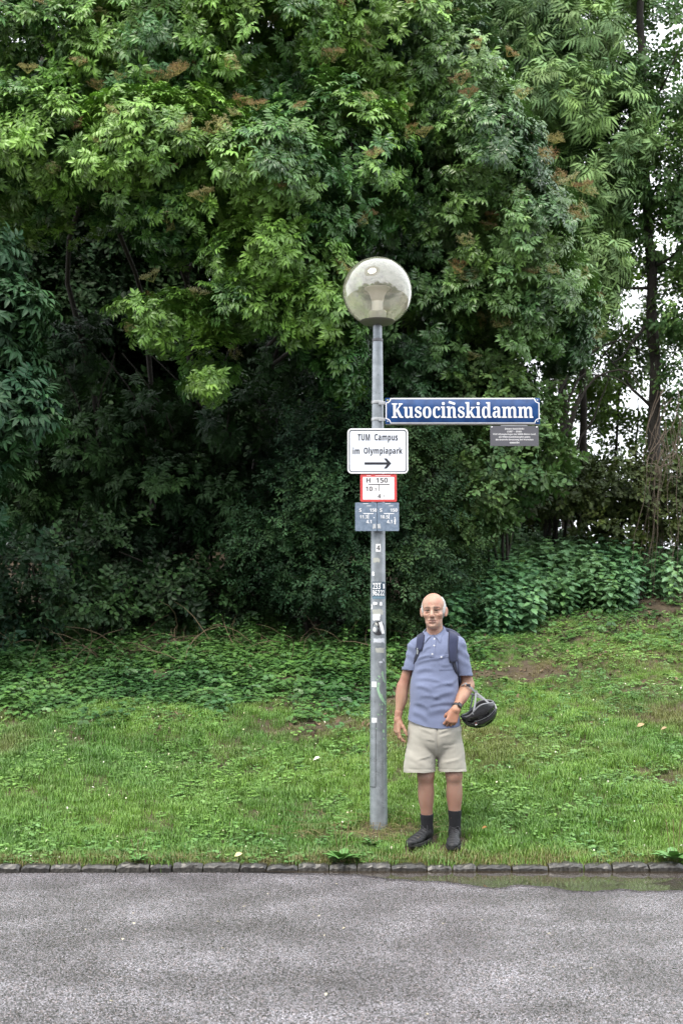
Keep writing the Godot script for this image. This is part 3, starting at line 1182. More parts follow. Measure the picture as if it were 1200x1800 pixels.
func crown(t: Node3D, o: Leaves, leaf: ArrayMesh, m: Material, singles: int, called := "foliage") -> void:
	# the leaves that show largest become parts of their own, the rest one part
	shifted(o, t.position)
	var rest := Leaves.new()
	var order := []
	if singles > 0:
		for i in o.where.size():
			var w := o.where[i].origin + t.position
			var y := (w.y - 1.6) / -w.z
			if absf(w.x / w.z) < 0.24 and y < 0.47 and y > -0.2:
				order.append([-w.z, i])
		order.sort()
		order = order.slice(0, singles)
	var own := {}
	for e in order:
		own[e[1]] = true
	var tones := {}
	for i in o.where.size():
		if own.has(i):
			var c := o.tint[i]
			var key := Vector3i(roundi(c.r * 120), roundi(c.g * 60), roundi(c.b * 120))
			if not tones.has(key):
				var mt: StandardMaterial3D = m.duplicate()
				mt.albedo_color = Color(key.x / 120.0, key.y / 60.0, key.z / 120.0).linear_to_srgb()
				tones[key] = mt
			var q := MeshInstance3D.new()
			q.mesh = leaf
			q.material_override = tones[key]
			q.transform = o.where[i]
			q.name = "leaf"
			t.add_child(q, true)
		else:
			rest.where.append(o.where[i])
			rest.tint.append(o.tint[i])
	many(called, leaf, m, rest.where, rest.tint, t)

func umbel() -> ArrayMesh:
	# flat flower head: rays that fork, ending in specks
	var m := Mesher.new()
	var r := RandomNumberGenerator.new()
	r.seed = 9
	for i in 9:
		var a := TAU * i / 9 + r.randf_range(-0.3, 0.3)
		var e := Vector3(cos(a) * 0.055, 0.05 + r.randf_range(-0.01, 0.01), sin(a) * 0.055) * r.randf_range(0.7, 1.2)
		m.add(tube([Vector3.ZERO, e], [0.0016, 0.0012], 3, Color(0.7, 0.75, 0.45)))
		for k in 8:
			var f := e + Vector3(r.randf_range(-0.032, 0.032), r.randf_range(0.008, 0.026), r.randf_range(-0.032, 0.032))
			m.add(tube([e, f], [0.001, 0.0008], 3, Color(0.75, 0.7, 0.5)))
			for j in 3:
				var c := f + Vector3(r.randf_range(-0.011, 0.011), r.randf_range(-0.003, 0.008), r.randf_range(-0.011, 0.011))
				var s := r.randf_range(0.0025, 0.0045)
				var col := Color(1, 1, 1) * r.randf_range(0.6, 1.2)
				m.poly([c + Vector3(s, 0, 0), c + Vector3(0, s * 0.4, s), c + Vector3(-s, 0, 0), c + Vector3(0, -s * 0.4, -s)], col)
				m.poly([c + Vector3(s, s * 0.3, 0), c + Vector3(0, s, 0), c + Vector3(-s, 0, 0), c + Vector3(0, -s, 0)], col)
	return m.done(false)

func flower_heads(t: Node3D, tips: Array[Vector3], n: int, mesh: ArrayMesh, mats: Array, ok: Callable) -> void:
	var k := 0
	for i in tips.size() * 2:
		if k >= n:
			break
		var q: Vector3 = tips[rng.randi() % tips.size()]
		if not (ok as Callable).call(q):
			continue
		var b := face(rvec() + Vector3(0, 0, 1), Vector3.UP + rvec() * 0.5 + Vector3(0, 0, 0.5), rng.randf_range(0.9, 1.6))
		var o := MeshInstance3D.new()
		o.mesh = mesh
		o.material_override = mats[rng.randi() % mats.size()]
		o.transform = Transform3D(b, q + Vector3(0, 0.04, 0.05) - t.position)
		o.name = "flower_head"
		t.add_child(o, true)
		k += 1

func foot(px: float, d: float) -> Vector3:
	var x := (px - 600.0) / F * d
	return Vector3(x, ground_at(x, -d), -d)

func build_trees() -> void:
	var bark := mat(Color.WHITE, 0.9)
	bark.albedo_texture = noise_tex(256, 0.05, lin(0.012, 0.01, 0.008), lin(0.05, 0.042, 0.034), FastNoiseLite.TYPE_SIMPLEX_SMOOTH, 5, false, 61)
	tri_tex(bark, 2.0)
	var elder := compound_leaf(3, 0.095, 0.044, 0.046, 60, 0.35)
	var ash := compound_leaf(4, 0.085, 0.026, 0.045, 58, 0.8)
	var privet := twig_leaf(7, 0.055, 0.024, 0.16)
	var broad := twig_leaf(5, 0.085, 0.055, 0.2)
	var shiny := leafmat(0.42, 0.35)
	var dull := leafmat(0.55, 0.35)
	var shade := leafmat(0.6, 0.3)
	shade.metallic_specular = 0.3
	dull.metallic_specular = 0.4
	var head := umbel()
	var hm := [mat(lin(0.40, 0.37, 0.17), 0.9, 0.0, true), mat(lin(0.42, 0.32, 0.17), 0.9, 0.0, true), mat(lin(0.33, 0.21, 0.11), 0.9, 0.0, true), mat(lin(0.46, 0.45, 0.24), 0.9, 0.0, true)]
	var deep := Color(0.040, 0.115, 0.028)
	var fresh := Color(0.165, 0.31, 0.052)

	# the big elder on the left
	var t := thing("elder_tree", "big dense elder overhanging the dark hollow, brown flower heads, left half of the photo", "tree", foot(300, 17.2))
	var lob := [
		[60, 130, 14.6, 190, 140, 1.3, 1.0], [250, 100, 14.4, 200, 150, 1.3, 1.0], [450, 80, 14.4, 200, 150, 1.3, 1.0], [640, 90, 14.9, 160, 150, 1.3, 1.0],
		[90, 270, 13.9, 170, 100, 1.1, 1.0], [285, 280, 13.6, 170, 115, 1.1, 1.1], [455, 320, 13.4, 150, 110, 1.0, 1.1], [590, 290, 14.2, 150, 140, 1.1, 1.0],
		[320, 395, 13.9, 110, 60, 0.8, 1.0], [480, 455, 13.6, 130, 70, 0.8, 1.1], [285, 560, 13.9, 95, 55, 0.55, 1.0], [420, 545, 13.8, 80, 55, 0.6, 1.0], [370, 655, 14.1, 55, 60, 0.45, 0.8],
		[560, 545, 13.8, 90, 75, 0.6, 1.0], [600, 640, 14.1, 45, 70, 0.5, 0.9], [100, 360, 14.6, 140, 60, 0.9, 0.7], [560, 420, 14.0, 80, 60, 0.7, 1.0],
		[200, -110, 15.2, 330, 160, 1.6, 0.8], [560, -110, 15.4, 300, 160, 1.6, 0.8], [420, 60, 15.8, 120, 90, 0.8, 0.6], [-180, 150, 15.0, 180, 220, 1.5, 0.6]]
	var o := Leaves.new()
	var tips := shoots(o, lob, 310.0, 6, 0.70, deep, fresh, -0.1)
	crown(t, o, elder, shiny, 300)
	flower_heads(t, tips, 300, head, hm, func(q: Vector3) -> bool: return q.y > 4.6 and rng.randf() < clampf((q.y - 3.9) / 2.5, 0.1, 1.0))
	for e in [[200, 17.0, 120, 420, 260, 130, 0.05], [300, 17.4, 330, 500, 300, 120, 0.06], [350, 17.2, 420, 560, 470, 200, 0.055], [270, 17.6, 240, 480, 90, 180, 0.045], [390, 17.5, 480, 640, 620, 250, 0.05]]:
		var f := foot(e[0], e[1])
		limb(t, "trunk", [f - Vector3(0, 0.1, 0), f.lerp(at(e[2], e[3], e[1] - 0.6), 0.5) + Vector3(0.1, 0, 0), at(e[2], e[3], e[1] - 0.9), at(e[4], e[5], 14.6)], e[6], 0.02, bark)
	for e in [[400, 560, 15.4, 290, 560, 14.0], [430, 600, 15.3, 390, 640, 14.2], [470, 610, 15.6, 560, 555, 13.9], [330, 500, 15.5, 250, 300, 13.8], [480, 640, 15.6, 600, 620, 14.2], [330, 480, 15.4, 460, 350, 13.6]]:
		limb(t, "branch", [at(e[0], e[1], e[2]), at((e[0] + e[3]) / 2.0, (e[1] + e[4]) / 2.0 - 25, (e[2] + e[5]) / 2.0), at(e[3], e[4], e[5])], 0.03, 0.006, bark, 5)

	# the elder behind the lamp
	t = thing("elder_tree", "tall glossy elder behind the globe lamp, reaching over the blue street sign", "tree", foot(790, 16.8))
	lob = [
		[790, 170, 15.2, 125, 150, 1.2, 1.0], [845, 290, 15.0, 115, 130, 1.2, 1.0], [905, 410, 15.2, 110, 125, 1.1, 1.0], [790, 390, 15.5, 140, 140, 1.1, 0.9], [950, 530, 15.5, 95, 105, 1.0, 1.0],
		[860, 545, 15.6, 120, 110, 1.0, 0.9], [735, 560, 15.7, 110, 130, 1.0, 0.9], [985, 600, 15.9, 60, 70, 0.7, 0.8], [700, 690, 15.9, 85, 80, 0.8, 0.7], [870, 640, 16.1, 90, 60, 0.8, 0.6], [700, 60, 15.8, 140, 140, 1.2, 0.7], [700, 280, 15.8, 90, 160, 1.0, 0.7]]
	o = Leaves.new()
	tips = shoots(o, lob, 290.0, 6, 0.70, Color(0.05, 0.12, 0.042), Color(0.15, 0.27, 0.075), -0.12)
	crown(t, o, elder, leafmat(0.34, 0.3), 200)
	flower_heads(t, tips, 120, head, hm, func(q: Vector3) -> bool: return q.y > 4.6 and q.x > 1.2)
	for e in [[760, 16.8, 760, 600, 780, 250, 0.08], [800, 17.0, 830, 620, 870, 350, 0.07], [840, 16.9, 880, 640, 950, 500, 0.05], [790, 16.6, 720, 650, 700, 420, 0.05]]:
		var f := foot(e[0], e[1])
		limb(t, "trunk", [f - Vector3(0, 0.1, 0), f.lerp(at(e[2], e[3], e[1]), 0.5), at(e[2], e[3], e[1]), at(e[4], e[5], 15.6)], e[6], 0.02, bark)

	# pale pinnate tree right
	t = thing("walnut_like_tree", "pale green tree of long drooping leaflets right of the glossy elder", "tree", foot(1010, 20.0))
	lob = [
		[880, 60, 19.2, 130, 110, 1.4, 1.0], [1000, 110, 18.6, 120, 120, 1.3, 1.1], [960, 210, 18.2, 100, 80, 1.1, 1.1], [1060, 240, 18.4, 100, 100, 1.2, 1.1], [1040, 350, 18.2, 85, 80, 1.0, 1.1], [1000, 430, 18.0, 70, 65, 0.9, 1.0],
		[1035, 480, 17.9, 75, 70, 0.9, 1.0], [1040, 560, 17.8, 50, 60, 0.7, 0.8], [820, -60, 19.6, 200, 120, 1.4, 0.6], [1010, -60, 19.4, 160, 100, 1.4, 0.6]]
	o = Leaves.new()
	tips = shoots(o, lob, 120.0, 6, 1.15, Color(0.075, 0.15, 0.05), Color(0.17, 0.28, 0.09), -0.14, 0.9, 0.1)
	crown(t, o, ash, dull, 0)
	for e in [[1000, 20.0, 985, 520, 960, 150, 0.11], [1020, 20.2, 1030, 560, 1060, 250, 0.08]]:
		var f := foot(e[0], e[1])
		limb(t, "trunk", [f - Vector3(0, 0.1, 0), f.lerp(at(e[2], e[3], 19.6), 0.5), at(e[2], e[3], 19.2), at(e[4], e[5], 18.8)], e[6], 0.02, bark)

	# the tree with the dark straight trunk at the right
	t = thing("maple_tree", "tall tree with one straight dark trunk near the right edge", "tree", foot(1152, 18.6))
	var f0 := foot(1152, 18.6)
	limb(t, "trunk", [f0 - Vector3(0, 0.2, 0), at(1150, 700, 18.6), at(1143, 500, 18.6), at(1138, 350, 18.6), at(1130, 150, 18.7), at(1120, -60, 18.8)], 0.092, 0.05, bark, 12)
	for e in [[1138, 400, 1080, 330], [1140, 505, 1060, 490], [1139, 390, 1195, 320], [1142, 470, 1200, 430], [1136, 300, 1060, 200], [1132, 200, 1190, 90], [1140, 560, 1075, 640], [1148, 720, 1050, 600]]:
		limb(t, "branch", [at(e[0], e[1], 18.6), at((e[0] + e[2]) / 2.0, (e[1] + e[3]) / 2.0 + 8, 18.4), at(e[2], e[3], 18.2)], 0.032, 0.008, bark, 5)
	lob = [
		[1150, 60, 18.9, 100, 80, 1.3, 0.55], [1180, 190, 18.8, 90, 70, 1.2, 0.6], [1110, 170, 19.2, 70, 70, 1.2, 0.6], [1170, 310, 18.4, 90, 75, 1.1, 1.0], [1110, 380, 18.6, 60, 55, 0.9, 0.9], [1190, 420, 18.3, 70, 60, 1.0, 0.9],
		[1195, 540, 18.3, 50, 75, 0.8, 0.8], [1195, 660, 18.4, 45, 70, 0.7, 0.6], [1130, -60, 19.0, 140, 70, 1.4, 0.5], [1290, 300, 18.8, 100, 300, 1.6, 0.6]]
	o = Leaves.new()
	shoots(o, lob, 95.0, 6, 1.0, Color(0.05, 0.12, 0.035), Color(0.12, 0.22, 0.055), -0.1)
	crown(t, o, broad, dull, 0)

	# regrowth inside the hollow, its shade put into a darker leaf colour
	t = thing("elder_regrowth", "tall regrowth with shade put into its leaf colour, filling the dark hollow left of the signs", "shrub", foot(260, 16.4))
	o = Leaves.new()
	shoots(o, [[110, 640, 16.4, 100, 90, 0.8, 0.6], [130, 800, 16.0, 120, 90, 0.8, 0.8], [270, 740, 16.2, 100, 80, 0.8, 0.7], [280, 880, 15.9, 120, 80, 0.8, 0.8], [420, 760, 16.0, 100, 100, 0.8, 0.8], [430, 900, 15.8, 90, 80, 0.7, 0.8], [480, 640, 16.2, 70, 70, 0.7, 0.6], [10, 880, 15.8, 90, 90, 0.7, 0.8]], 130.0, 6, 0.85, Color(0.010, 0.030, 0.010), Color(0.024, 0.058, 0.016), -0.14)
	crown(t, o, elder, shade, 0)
	for i in 9:
		var x0 := 60.0 + i * 52
		var f := foot(x0, 16.6)
		limb(t, "stem", [f, f + Vector3(rng.randf_range(-0.3, 0.3), 0.9, 0.1), at(x0 + rng.randf_range(-40, 60), 760, 16.2), at(x0 + rng.randf_range(-60, 90), 620, 15.9)], 0.022, 0.006, bark, 5)

	# blue-green shrub reaching in at the left edge
	t = thing("elder_shrub", "blue-green leafy shrub reaching in at the left edge of the photo", "shrub", foot(-90, 13.6))
	lob = [[-30, 560, 12.9, 100, 80, 0.8, 1.0], [30, 545, 12.7, 55, 50, 0.4, 0.9], [-20, 720, 12.9, 110, 80, 0.8, 1.0], [50, 740, 12.7, 65, 60, 0.4, 0.9], [-40, 640, 13.1, 100, 90, 0.8, 0.9], [-10, 450, 13.1, 60, 40, 0.5, 0.8], [-90, 900, 13.2, 90, 90, 0.8, 0.8], [-10, 820, 13.0, 60, 40, 0.4, 0.7]]
	o = Leaves.new()
	shoots(o, lob, 170.0, 6, 1.0, Color(0.018, 0.058, 0.024), Color(0.045, 0.11, 0.04), -0.12)
	crown(t, o, elder, dull, 150)
	for e in [[-90, -40, 560], [-100, -30, 730], [-70, 20, 560]]:
		var f := foot(e[0], 13.6)
		limb(t, "stem", [f, f.lerp(at(e[1], e[2], 13.1), 0.6) + Vector3(-0.1, 0.1, 0), at(e[1], e[2], 13.0)], 0.04, 0.01, bark)

	# the shrubs of the hedge
	var hedge := "shrubs of the dark hedge under the trees"
	for e in [
		["privet_shrub", "dark small-leaved shrub left of the lamp post, behind the signs", 560, 15.4, privet, [[590, 740, 14.9, 100, 100, 0.8, 0.8], [620, 860, 14.7, 100, 120, 0.8, 1.0], [540, 900, 15.0, 100, 120, 0.8, 1.0], [600, 1000, 14.7, 110, 110, 0.7, 1.0], [480, 960, 15.2, 90, 110, 0.8, 0.8]], Color(0.010, 0.033, 0.013), Color(0.030, 0.075, 0.027), 460.0],  # leaf colour darkened to stand in for the shade of the hollow
		["privet_shrub", "dark small-leaved shrub right of the lamp post above the man's head", 740, 15.6, privet, [[720, 800, 15.0, 90, 100, 0.8, 1.0], [740, 920, 14.9, 90, 110, 0.7, 1.0], [700, 1020, 14.8, 80, 90, 0.6, 1.0], [790, 980, 15.3, 70, 100, 0.6, 0.9]], Color(0.018, 0.05, 0.02), Color(0.05, 0.1, 0.035), 420.0],
		["dogwood_shrub", "pale green shrub around and below the blue street sign", 880, 16.4, broad, [[860, 700, 15.7, 100, 55, 0.6, 0.9], [940, 740, 15.6, 45, 70, 0.5, 0.9], [880, 810, 15.6, 110, 80, 0.7, 0.9], [790, 760, 15.7, 80, 90, 0.6, 0.9], [830, 880, 15.6, 90, 80, 0.6, 0.8], [960, 810, 15.9, 50, 60, 0.5, 0.7]], Color(0.045, 0.11, 0.034), Color(0.12, 0.21, 0.065), 220.0],
		["bramble_shrub", "brownish green tangle behind the nettles on the right bank", 1000, 18.2, broad, [[900, 880, 17.0, 80, 50, 0.6, 0.8], [980, 865, 17.3, 90, 55, 0.7, 0.9], [1080, 860, 17.6, 90, 60, 0.7, 0.9], [1170, 880, 17.6, 70, 70, 0.7, 0.8], [1100, 920, 17.2, 110, 35, 0.5, 0.7], [1260, 880, 17.8, 80, 90, 0.8, 0.7]], Color(0.035, 0.055, 0.014), Color(0.09, 0.12, 0.03), 260.0],
		["low_shrub", "low dark shrub on the left below the blue-green leaves", 60, 15.2, broad, [[50, 990, 14.7, 110, 80, 0.7, 0.9], [30, 1080, 14.5, 90, 60, 0.5, 0.9], [150, 1060, 14.8, 90, 50, 0.5, 0.8], [-120, 1020, 14.7, 100, 110, 0.8, 0.8]], Color(0.016, 0.05, 0.022), Color(0.05, 0.11, 0.035), 210.0],
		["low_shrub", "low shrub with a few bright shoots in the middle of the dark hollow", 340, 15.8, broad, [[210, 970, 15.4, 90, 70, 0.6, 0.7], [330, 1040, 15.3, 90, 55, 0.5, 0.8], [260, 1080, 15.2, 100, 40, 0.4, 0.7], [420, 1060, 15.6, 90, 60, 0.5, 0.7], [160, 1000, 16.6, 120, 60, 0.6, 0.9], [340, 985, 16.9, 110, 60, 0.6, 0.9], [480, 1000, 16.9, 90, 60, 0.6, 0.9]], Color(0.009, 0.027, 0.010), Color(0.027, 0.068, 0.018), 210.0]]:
		t = thing(e[0], e[1], "shrub", foot(e[2], e[3]), hedge)
		o = Leaves.new()
		shoots(o, e[5], e[8], 3, 1.0, e[6], e[7], -0.16, 0.7, 0.1)
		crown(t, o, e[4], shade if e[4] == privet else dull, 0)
		for k in 5:
			var lb = e[5][k % e[5].size()]
			var b := t.position + Vector3(rng.randf_range(-0.3, 0.3), 0, rng.randf_range(-0.3, 0.3))
			var tip := at(lb[0], lb[1], lb[2])
			limb(t, "stem", [Vector3(b.x, ground_at(b.x, b.z) - 0.03, b.z), b.lerp(tip, 0.5) + Vector3(0, 0.15, 0), tip], 0.025, 0.006, bark, 5)

	# trees that close the hollow from behind, leaves coloured darker to imitate its shade
	var back := "dark trees behind the hedge"
	var k := 0
	for e in [[60, 20.6, "leftmost dark tree behind the hollow"], [330, 21.2, "dark tree behind the middle of the hollow"], [580, 20.8, "dark tree straight behind the lamp post"], [820, 21.6, "dark tree behind the blue street sign"], [-250, 20.8, "dark tree past the left edge of the hollow"], [170, 23.4, "dark tree far behind, between the two left ones"], [450, 23.6, "dark tree far behind, left of the lamp post"], [710, 23.5, "dark tree far behind, right of the lamp post"]]:
		t = thing("background_tree", e[2], "tree", foot(e[0], e[1]), back)
		o = Leaves.new()
		lob = []
		for j in 7:
			lob.append([e[0] + rng.randf_range(-90, 90), 960 - j * 130 + rng.randf_range(-30, 30), e[1] + rng.randf_range(-0.5, 0.7), 150 + rng.randf_range(-20, 20), 95, 1.1, 0.6 if j in [2, 3] else 0.9])
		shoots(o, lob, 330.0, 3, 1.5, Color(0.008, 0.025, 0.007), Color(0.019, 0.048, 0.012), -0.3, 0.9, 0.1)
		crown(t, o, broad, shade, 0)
		limb(t, "trunk", [t.position - Vector3(0, 0.2, 0), at(e[0] + 15, 800, e[1]), at(e[0] - 10, 450, e[1]), at(e[0] + 20, 50, e[1])], 0.13, 0.04, bark)
		k += 1
	# thin growth in the gap at the right
	t = thing("hazel_tree", "sparse bright green tree in the sky gap left of the straight dark trunk", "tree", foot(1075, 22.5))
	o = Leaves.new()
	shoots(o, [[1080, 560, 22.0, 80, 60, 1.0, 0.5], [1080, 690, 22.0, 75, 80, 1.0, 0.55], [1120, 780, 22.3, 80, 50, 1.0, 0.6], [1010, 790, 22.5, 70, 40, 1.0, 0.6], [1180, 740, 22.0, 50, 70, 1.0, 0.5], [1180, 830, 22.3, 60, 35, 1.0, 0.8], [1040, 500, 22.0, 90, 60, 1.0, 0.6], [1120, 620, 22.0, 60, 60, 1.0, 0.6], [1000, 690, 22.0, 50, 60, 1.0, 0.6], [1090, 450, 22.0, 100, 60, 1.0, 0.6]], 190.0, 3, 1.1, Color(0.06, 0.13, 0.02), Color(0.12, 0.22, 0.03), -0.02, 0.9, 0.1)
	crown(t, o, broad, leafmat(0.5, 0.6), 0)
	for e in [[1060, 1085, 560], [1080, 1120, 700], [1070, 1020, 760]]:
		var f := foot(e[0], 22.5)
		limb(t, "trunk", [f, f.lerp(at(e[1], e[2], 22.0), 0.6) + Vector3(0.1, 0, 0), at(e[1], e[2], 22.0)], 0.035, 0.01, bark)
	# arching bare stems right of the sign
	t = thing("arching_shrub", "bare dark stems arching over the sky gap right of the blue sign", "shrub", foot(965, 17.6))
	for e in [[965, 985, 690, 1080, 600, 1130, 620], [960, 975, 680, 1040, 570, 1110, 520], [970, 1010, 720, 1090, 650, 1140, 700], [955, 970, 700, 1000, 600, 1050, 540], [975, 995, 760, 1050, 640, 1120, 560], [968, 1000, 700, 1060, 660, 1120, 690], [960, 965, 660, 985, 590, 1020, 540], [980, 1010, 800, 1050, 720, 1070, 660]]:
		var d := rng.randf_range(17.3, 17.9)
		var f := foot(e[0], d)
		limb(t, "stem", [f, at(e[1], e[2], d), at(e[3], e[4], d - 0.1), at(e[5], e[6], d - 0.3)], rng.randf_range(0.018, 0.028), 0.005, bark, 5)
	o = Leaves.new()
	shoots(o, [[1060, 640, 17.5, 80, 50, 0.5, 0.3], [990, 620, 17.5, 40, 60, 0.4, 0.4]], 50.0, 3, 0.8, Color(0.05, 0.1, 0.03), Color(0.09, 0.16, 0.04), 0.0)
	crown(t, o, broad, dull, 0)
	# dry vines at the right edge
	t = thing("dry_vines", "tangle of dry brown vines hanging at the right edge of the bank", "vine", foot(1190, 17.0))
	var straw := mat(Color.WHITE, 0.85)
	straw.albedo_texture = noise_tex(128, 0.05, lin(0.05, 0.038, 0.028), lin(0.16, 0.12, 0.09), FastNoiseLite.TYPE_SIMPLEX_SMOOTH, 4, false, 66)
	tri_tex(straw, 3.0)
	for i in 26:
		var x0 := rng.randf_range(1150, 1230)
		var x1 := x0 + rng.randf_range(-70, 25)
		var d := rng.randf_range(16.5, 17.3)
		var y0 := rng.randf_range(680, 800)
		var f := foot(x1, d)
		limb(t, "stem", [at(x0, y0, d), at((x0 * 2 + x1) / 3 + rng.randf_range(-20, 20), y0 + 60, d), at((x0 + x1) / 2 + rng.randf_range(-25, 25), (y0 + 930) / 2, d - 0.1), f + Vector3(0, rng.randf_range(-0.02, 0.3), 0)], rng.randf_range(0.005, 0.009), 0.003, straw, 4)

func build_woodland() -> void:
	# the wood across the road, behind the camera: the globe mirrors it and it shuts off the low sky
	var leaf := twig_leaf(5, 0.085, 0.055, 0.2)
	var o := Leaves.new()
	for i in 26000:
		var x := rng.randf_range(-60, 60)
		var top := 11.0 + nz.get_noise_2d(x * 4.0, 70) * 7.0
		var y := top * pow(rng.randf(), 0.8)
		var z := 17.0 + 5.0 * rng.randf() + nz.get_noise_2d(x * 6, y * 6) * 4.0
		o.where.append(Transform3D(face(rvec() + Vector3(0, 0, -0.6), Vector3.UP + rvec() * 0.5, rng.randf_range(4.0, 6.5)), Vector3(x, y, z)))
		o.tint.append(tint_of(Color(0.025, 0.065, 0.018), Color(0.07, 0.14, 0.03), Vector3(x, y, z) * 0.3))
	tag(many("woodland", leaf, leafmat(0.5, 0.3), o.where, o.tint, self), "wood across the road that the lamp's globe mirrors", "wood")

func build_cover() -> void:
	# nettles on the right bank
	var m := Mesher.new()
	var r := RandomNumberGenerator.new()
	r.seed = 31
	for i in 7:
		var y := 0.12 + i * 0.075
		var l := 0.13 * (1.0 - absf(i - 3.5) * 0.09)
		for sg in [-1.0, 1.0]:
			var a := (PI / 2 * (i % 2)) + r.randf_range(-0.3, 0.3)
			var dir := Vector3(cos(a) * sg, -0.12, sin(a) * sg).normalized()
			var k := r.randf_range(0.8, 1.2)
			leaflet(m, Vector3(0, y, 0) + dir * 0.02, dir, Vector3(0, 1, 0), l, l * 0.7, 0.2, Color(k, k, k), 0.12)
	for q in [0.0, 1.57]:
		leaflet(m, Vector3(0, 0.62, 0), Vector3(cos(q), 0.5, sin(q)).normalized(), Vector3(0, 1, 0), 0.05, 0.03, 0.2, Color(1.25, 1.3, 1.0))
		leaflet(m, Vector3(0, 0.62, 0), Vector3(-cos(q), 0.5, -sin(q)).normalized(), Vector3(0, 1, 0), 0.05, 0.03, 0.2, Color(1.25, 1.3, 1.0))
	m.add(tube([Vector3.ZERO, Vector3(0, 0.63, 0)], [0.004, 0.002], 4, Color(0.9, 0.9, 0.6)))
	var plant := m.done(false)
	var o := Leaves.new()
	for i in 3600:
		var d := rng.randf_range(14.8, 18.4)
		var px := rng.randf_range(770, 1330)
		var x := (px - 600) / F * d
		# the patch: a tongue that narrows to the right on its near side
		var near := 15.0 + 0.15 * sin(x * 3.0) + smoothstep(1.2, 3.8, x) * 1.5 + nz.get_noise_2d(x * 60, 4) * 0.5
		if d < near or (px > 1120 and rng.randf() < 0.75) or nz.get_noise_2d(x * 50, d * 50) < -0.42:
			continue
		var s := rng.randf_range(0.75, 1.25) * (0.75 + 0.25 * smoothstep(near, near + 0.8, d))
		var b := Basis(Vector3.UP, rng.randf_range(0, TAU)) * Basis(Vector3.RIGHT, 0.0)
		b = Basis(Vector3.RIGHT, rng.randf_range(0.05, 0.5)) * b
		o.where.append(Transform3D(b.scaled(Vector3.ONE * s), Vector3(x, ground_at(x, -d) - 0.05, -d)))
		var c := tint_of(Color(0.08, 0.19, 0.08), Color(0.16, 0.30, 0.12), Vector3(x, 0, d), 0.2)
		if rng.randf() < 0.012:
			c = Color(0.13, 0.24, 0.04)
		o.tint.append(c)
	tag(many("nettles", plant, leafmat(0.36, 0.3), o.where, o.tint, self), "dense patch of grey-green nettles on the right bank", "nettles")

	# low creeping ground cover on the left, and clover and small weeds in the lawn
	m = Mesher.new()
	for i in 5:
		var a := TAU * i / 5 + r.randf_range(-0.3, 0.3)
		for j in 3:
			var b := a + (j - 1) * 0.8
			var k := r.randf_range(0.75, 1.25)
			leaflet(m, Vector3(cos(a) * 0.045, 0.05 + 0.012 * (i % 3), sin(a) * 0.045), Vector3(cos(b), 0.1, sin(b)).normalized(), Vector3(0, 1, 0), 0.042, 0.03, 0.15, Color(k, k, k), 0.1)
		m.add(tube([Vector3.ZERO, Vector3(cos(a) * 0.045, 0.05 + 0.012 * (i % 3), sin(a) * 0.045)], [0.0015, 0.001], 3))
	var creep := m.done(false)
	o = Leaves.new()
	for i in 26000:
		var d := rng.randf_range(11.6, 16.6)
		var x := rng.randf_range(-6.0, 6.0)
		var edge := 12.45 + smoothstep(-0.4, 1.6, x) * 1.9 + nz.get_noise_2d(x * 40, d * 40) * 0.9
		if x > 2.0:
			edge = 15.0 + nz.get_noise_2d(x * 40, 9) * 1.4
		var want := smoothstep(edge - 0.6, edge + 0.8, d) * (1.0 - 0.75 * smoothstep(14.2, 14.9, d)) * (1.0 - smoothstep(0.4, 1.2, x) * 0.6)
		if nz.get_noise_2d(x * 70 + 50, d * 70) < -0.3 or rng.randf() > want:
			continue
		var b := face(Vector3(rng.randf_range(-1, 1), 0.2, rng.randf_range(-1, 1)), Vector3(0, 1, 0.35), rng.randf_range(0.7, 1.25))
		o.where.append(Transform3D(b, Vector3(x, ground_at(x, -d) - 0.01, -d)))
		o.tint.append(tint_of(Color(0.035, 0.105, 0.026), Color(0.085, 0.19, 0.042), Vector3(x, 0, d), 0.3))
	tag(many("ground_cover", creep, leafmat(0.45, 0.25), o.where, o.tint, self), "dark green creeping ground cover between lawn and hollow on the left", "ground cover")
	# bigger weeds at the foot of the hedge
	o = Leaves.new()
	for i in 420:
		var d := rng.randf_range(13.2, 15.6)
		var x := rng.randf_range(-4.5, 1.6)
		if nz.get_noise_2d(x * 80, d * 80) < 0.0:
			continue
		var s := rng.randf_range(0.35, 0.7)
		o.where.append(Transform3D(Basis(Vector3.UP, rng.randf_range(0, TAU)).scaled(Vector3.ONE * s), Vector3(x, ground_at(x, -d) - 0.03, -d)))
		o.tint.append(tint_of(Color(0.025, 0.075, 0.025), Color(0.06, 0.14, 0.035), Vector3(x, 0, d), 0.3))
	tag(many("undergrowth", plant, leafmat(0.5, 0.3), o.where, o.tint, self), "scattered upright weeds along the edge of the dark hollow", "weeds")
	o = Leaves.new()
	for i in 26000:
		var d := 9.12 + 7.4 * pow(rng.randf(), 1.15)
		var x := rng.randf_range(-6.0, 6.0)
		if nz.get_noise_2d(x * 45 + 90, d * 45) < -0.05 - 0.2 * smoothstep(11.5, 13.5, d) + rng.randf_range(-0.15, 0.15) or bare(x, d) > 0.7:
			continue
		var b := face(Vector3(rng.randf_range(-1, 1), 0.2, rng.randf_range(-1, 1)), Vector3(0, 1, 0.3), rng.randf_range(0.3, 0.62))
		o.where.append(Transform3D(b, Vector3(x, ground_at(x, -d), -d)))
		o.tint.append(tint_of(Color(0.075, 0.18, 0.04), Color(0.16, 0.30, 0.065), Vector3(x, 0, d), 0.3))
	tag(many("clover_leaves", creep, leafmat(0.5, 0.3), o.where, o.tint, self), "clover and small weeds growing through the lawn", "clover")

	# grass
	m = Mesher.new()
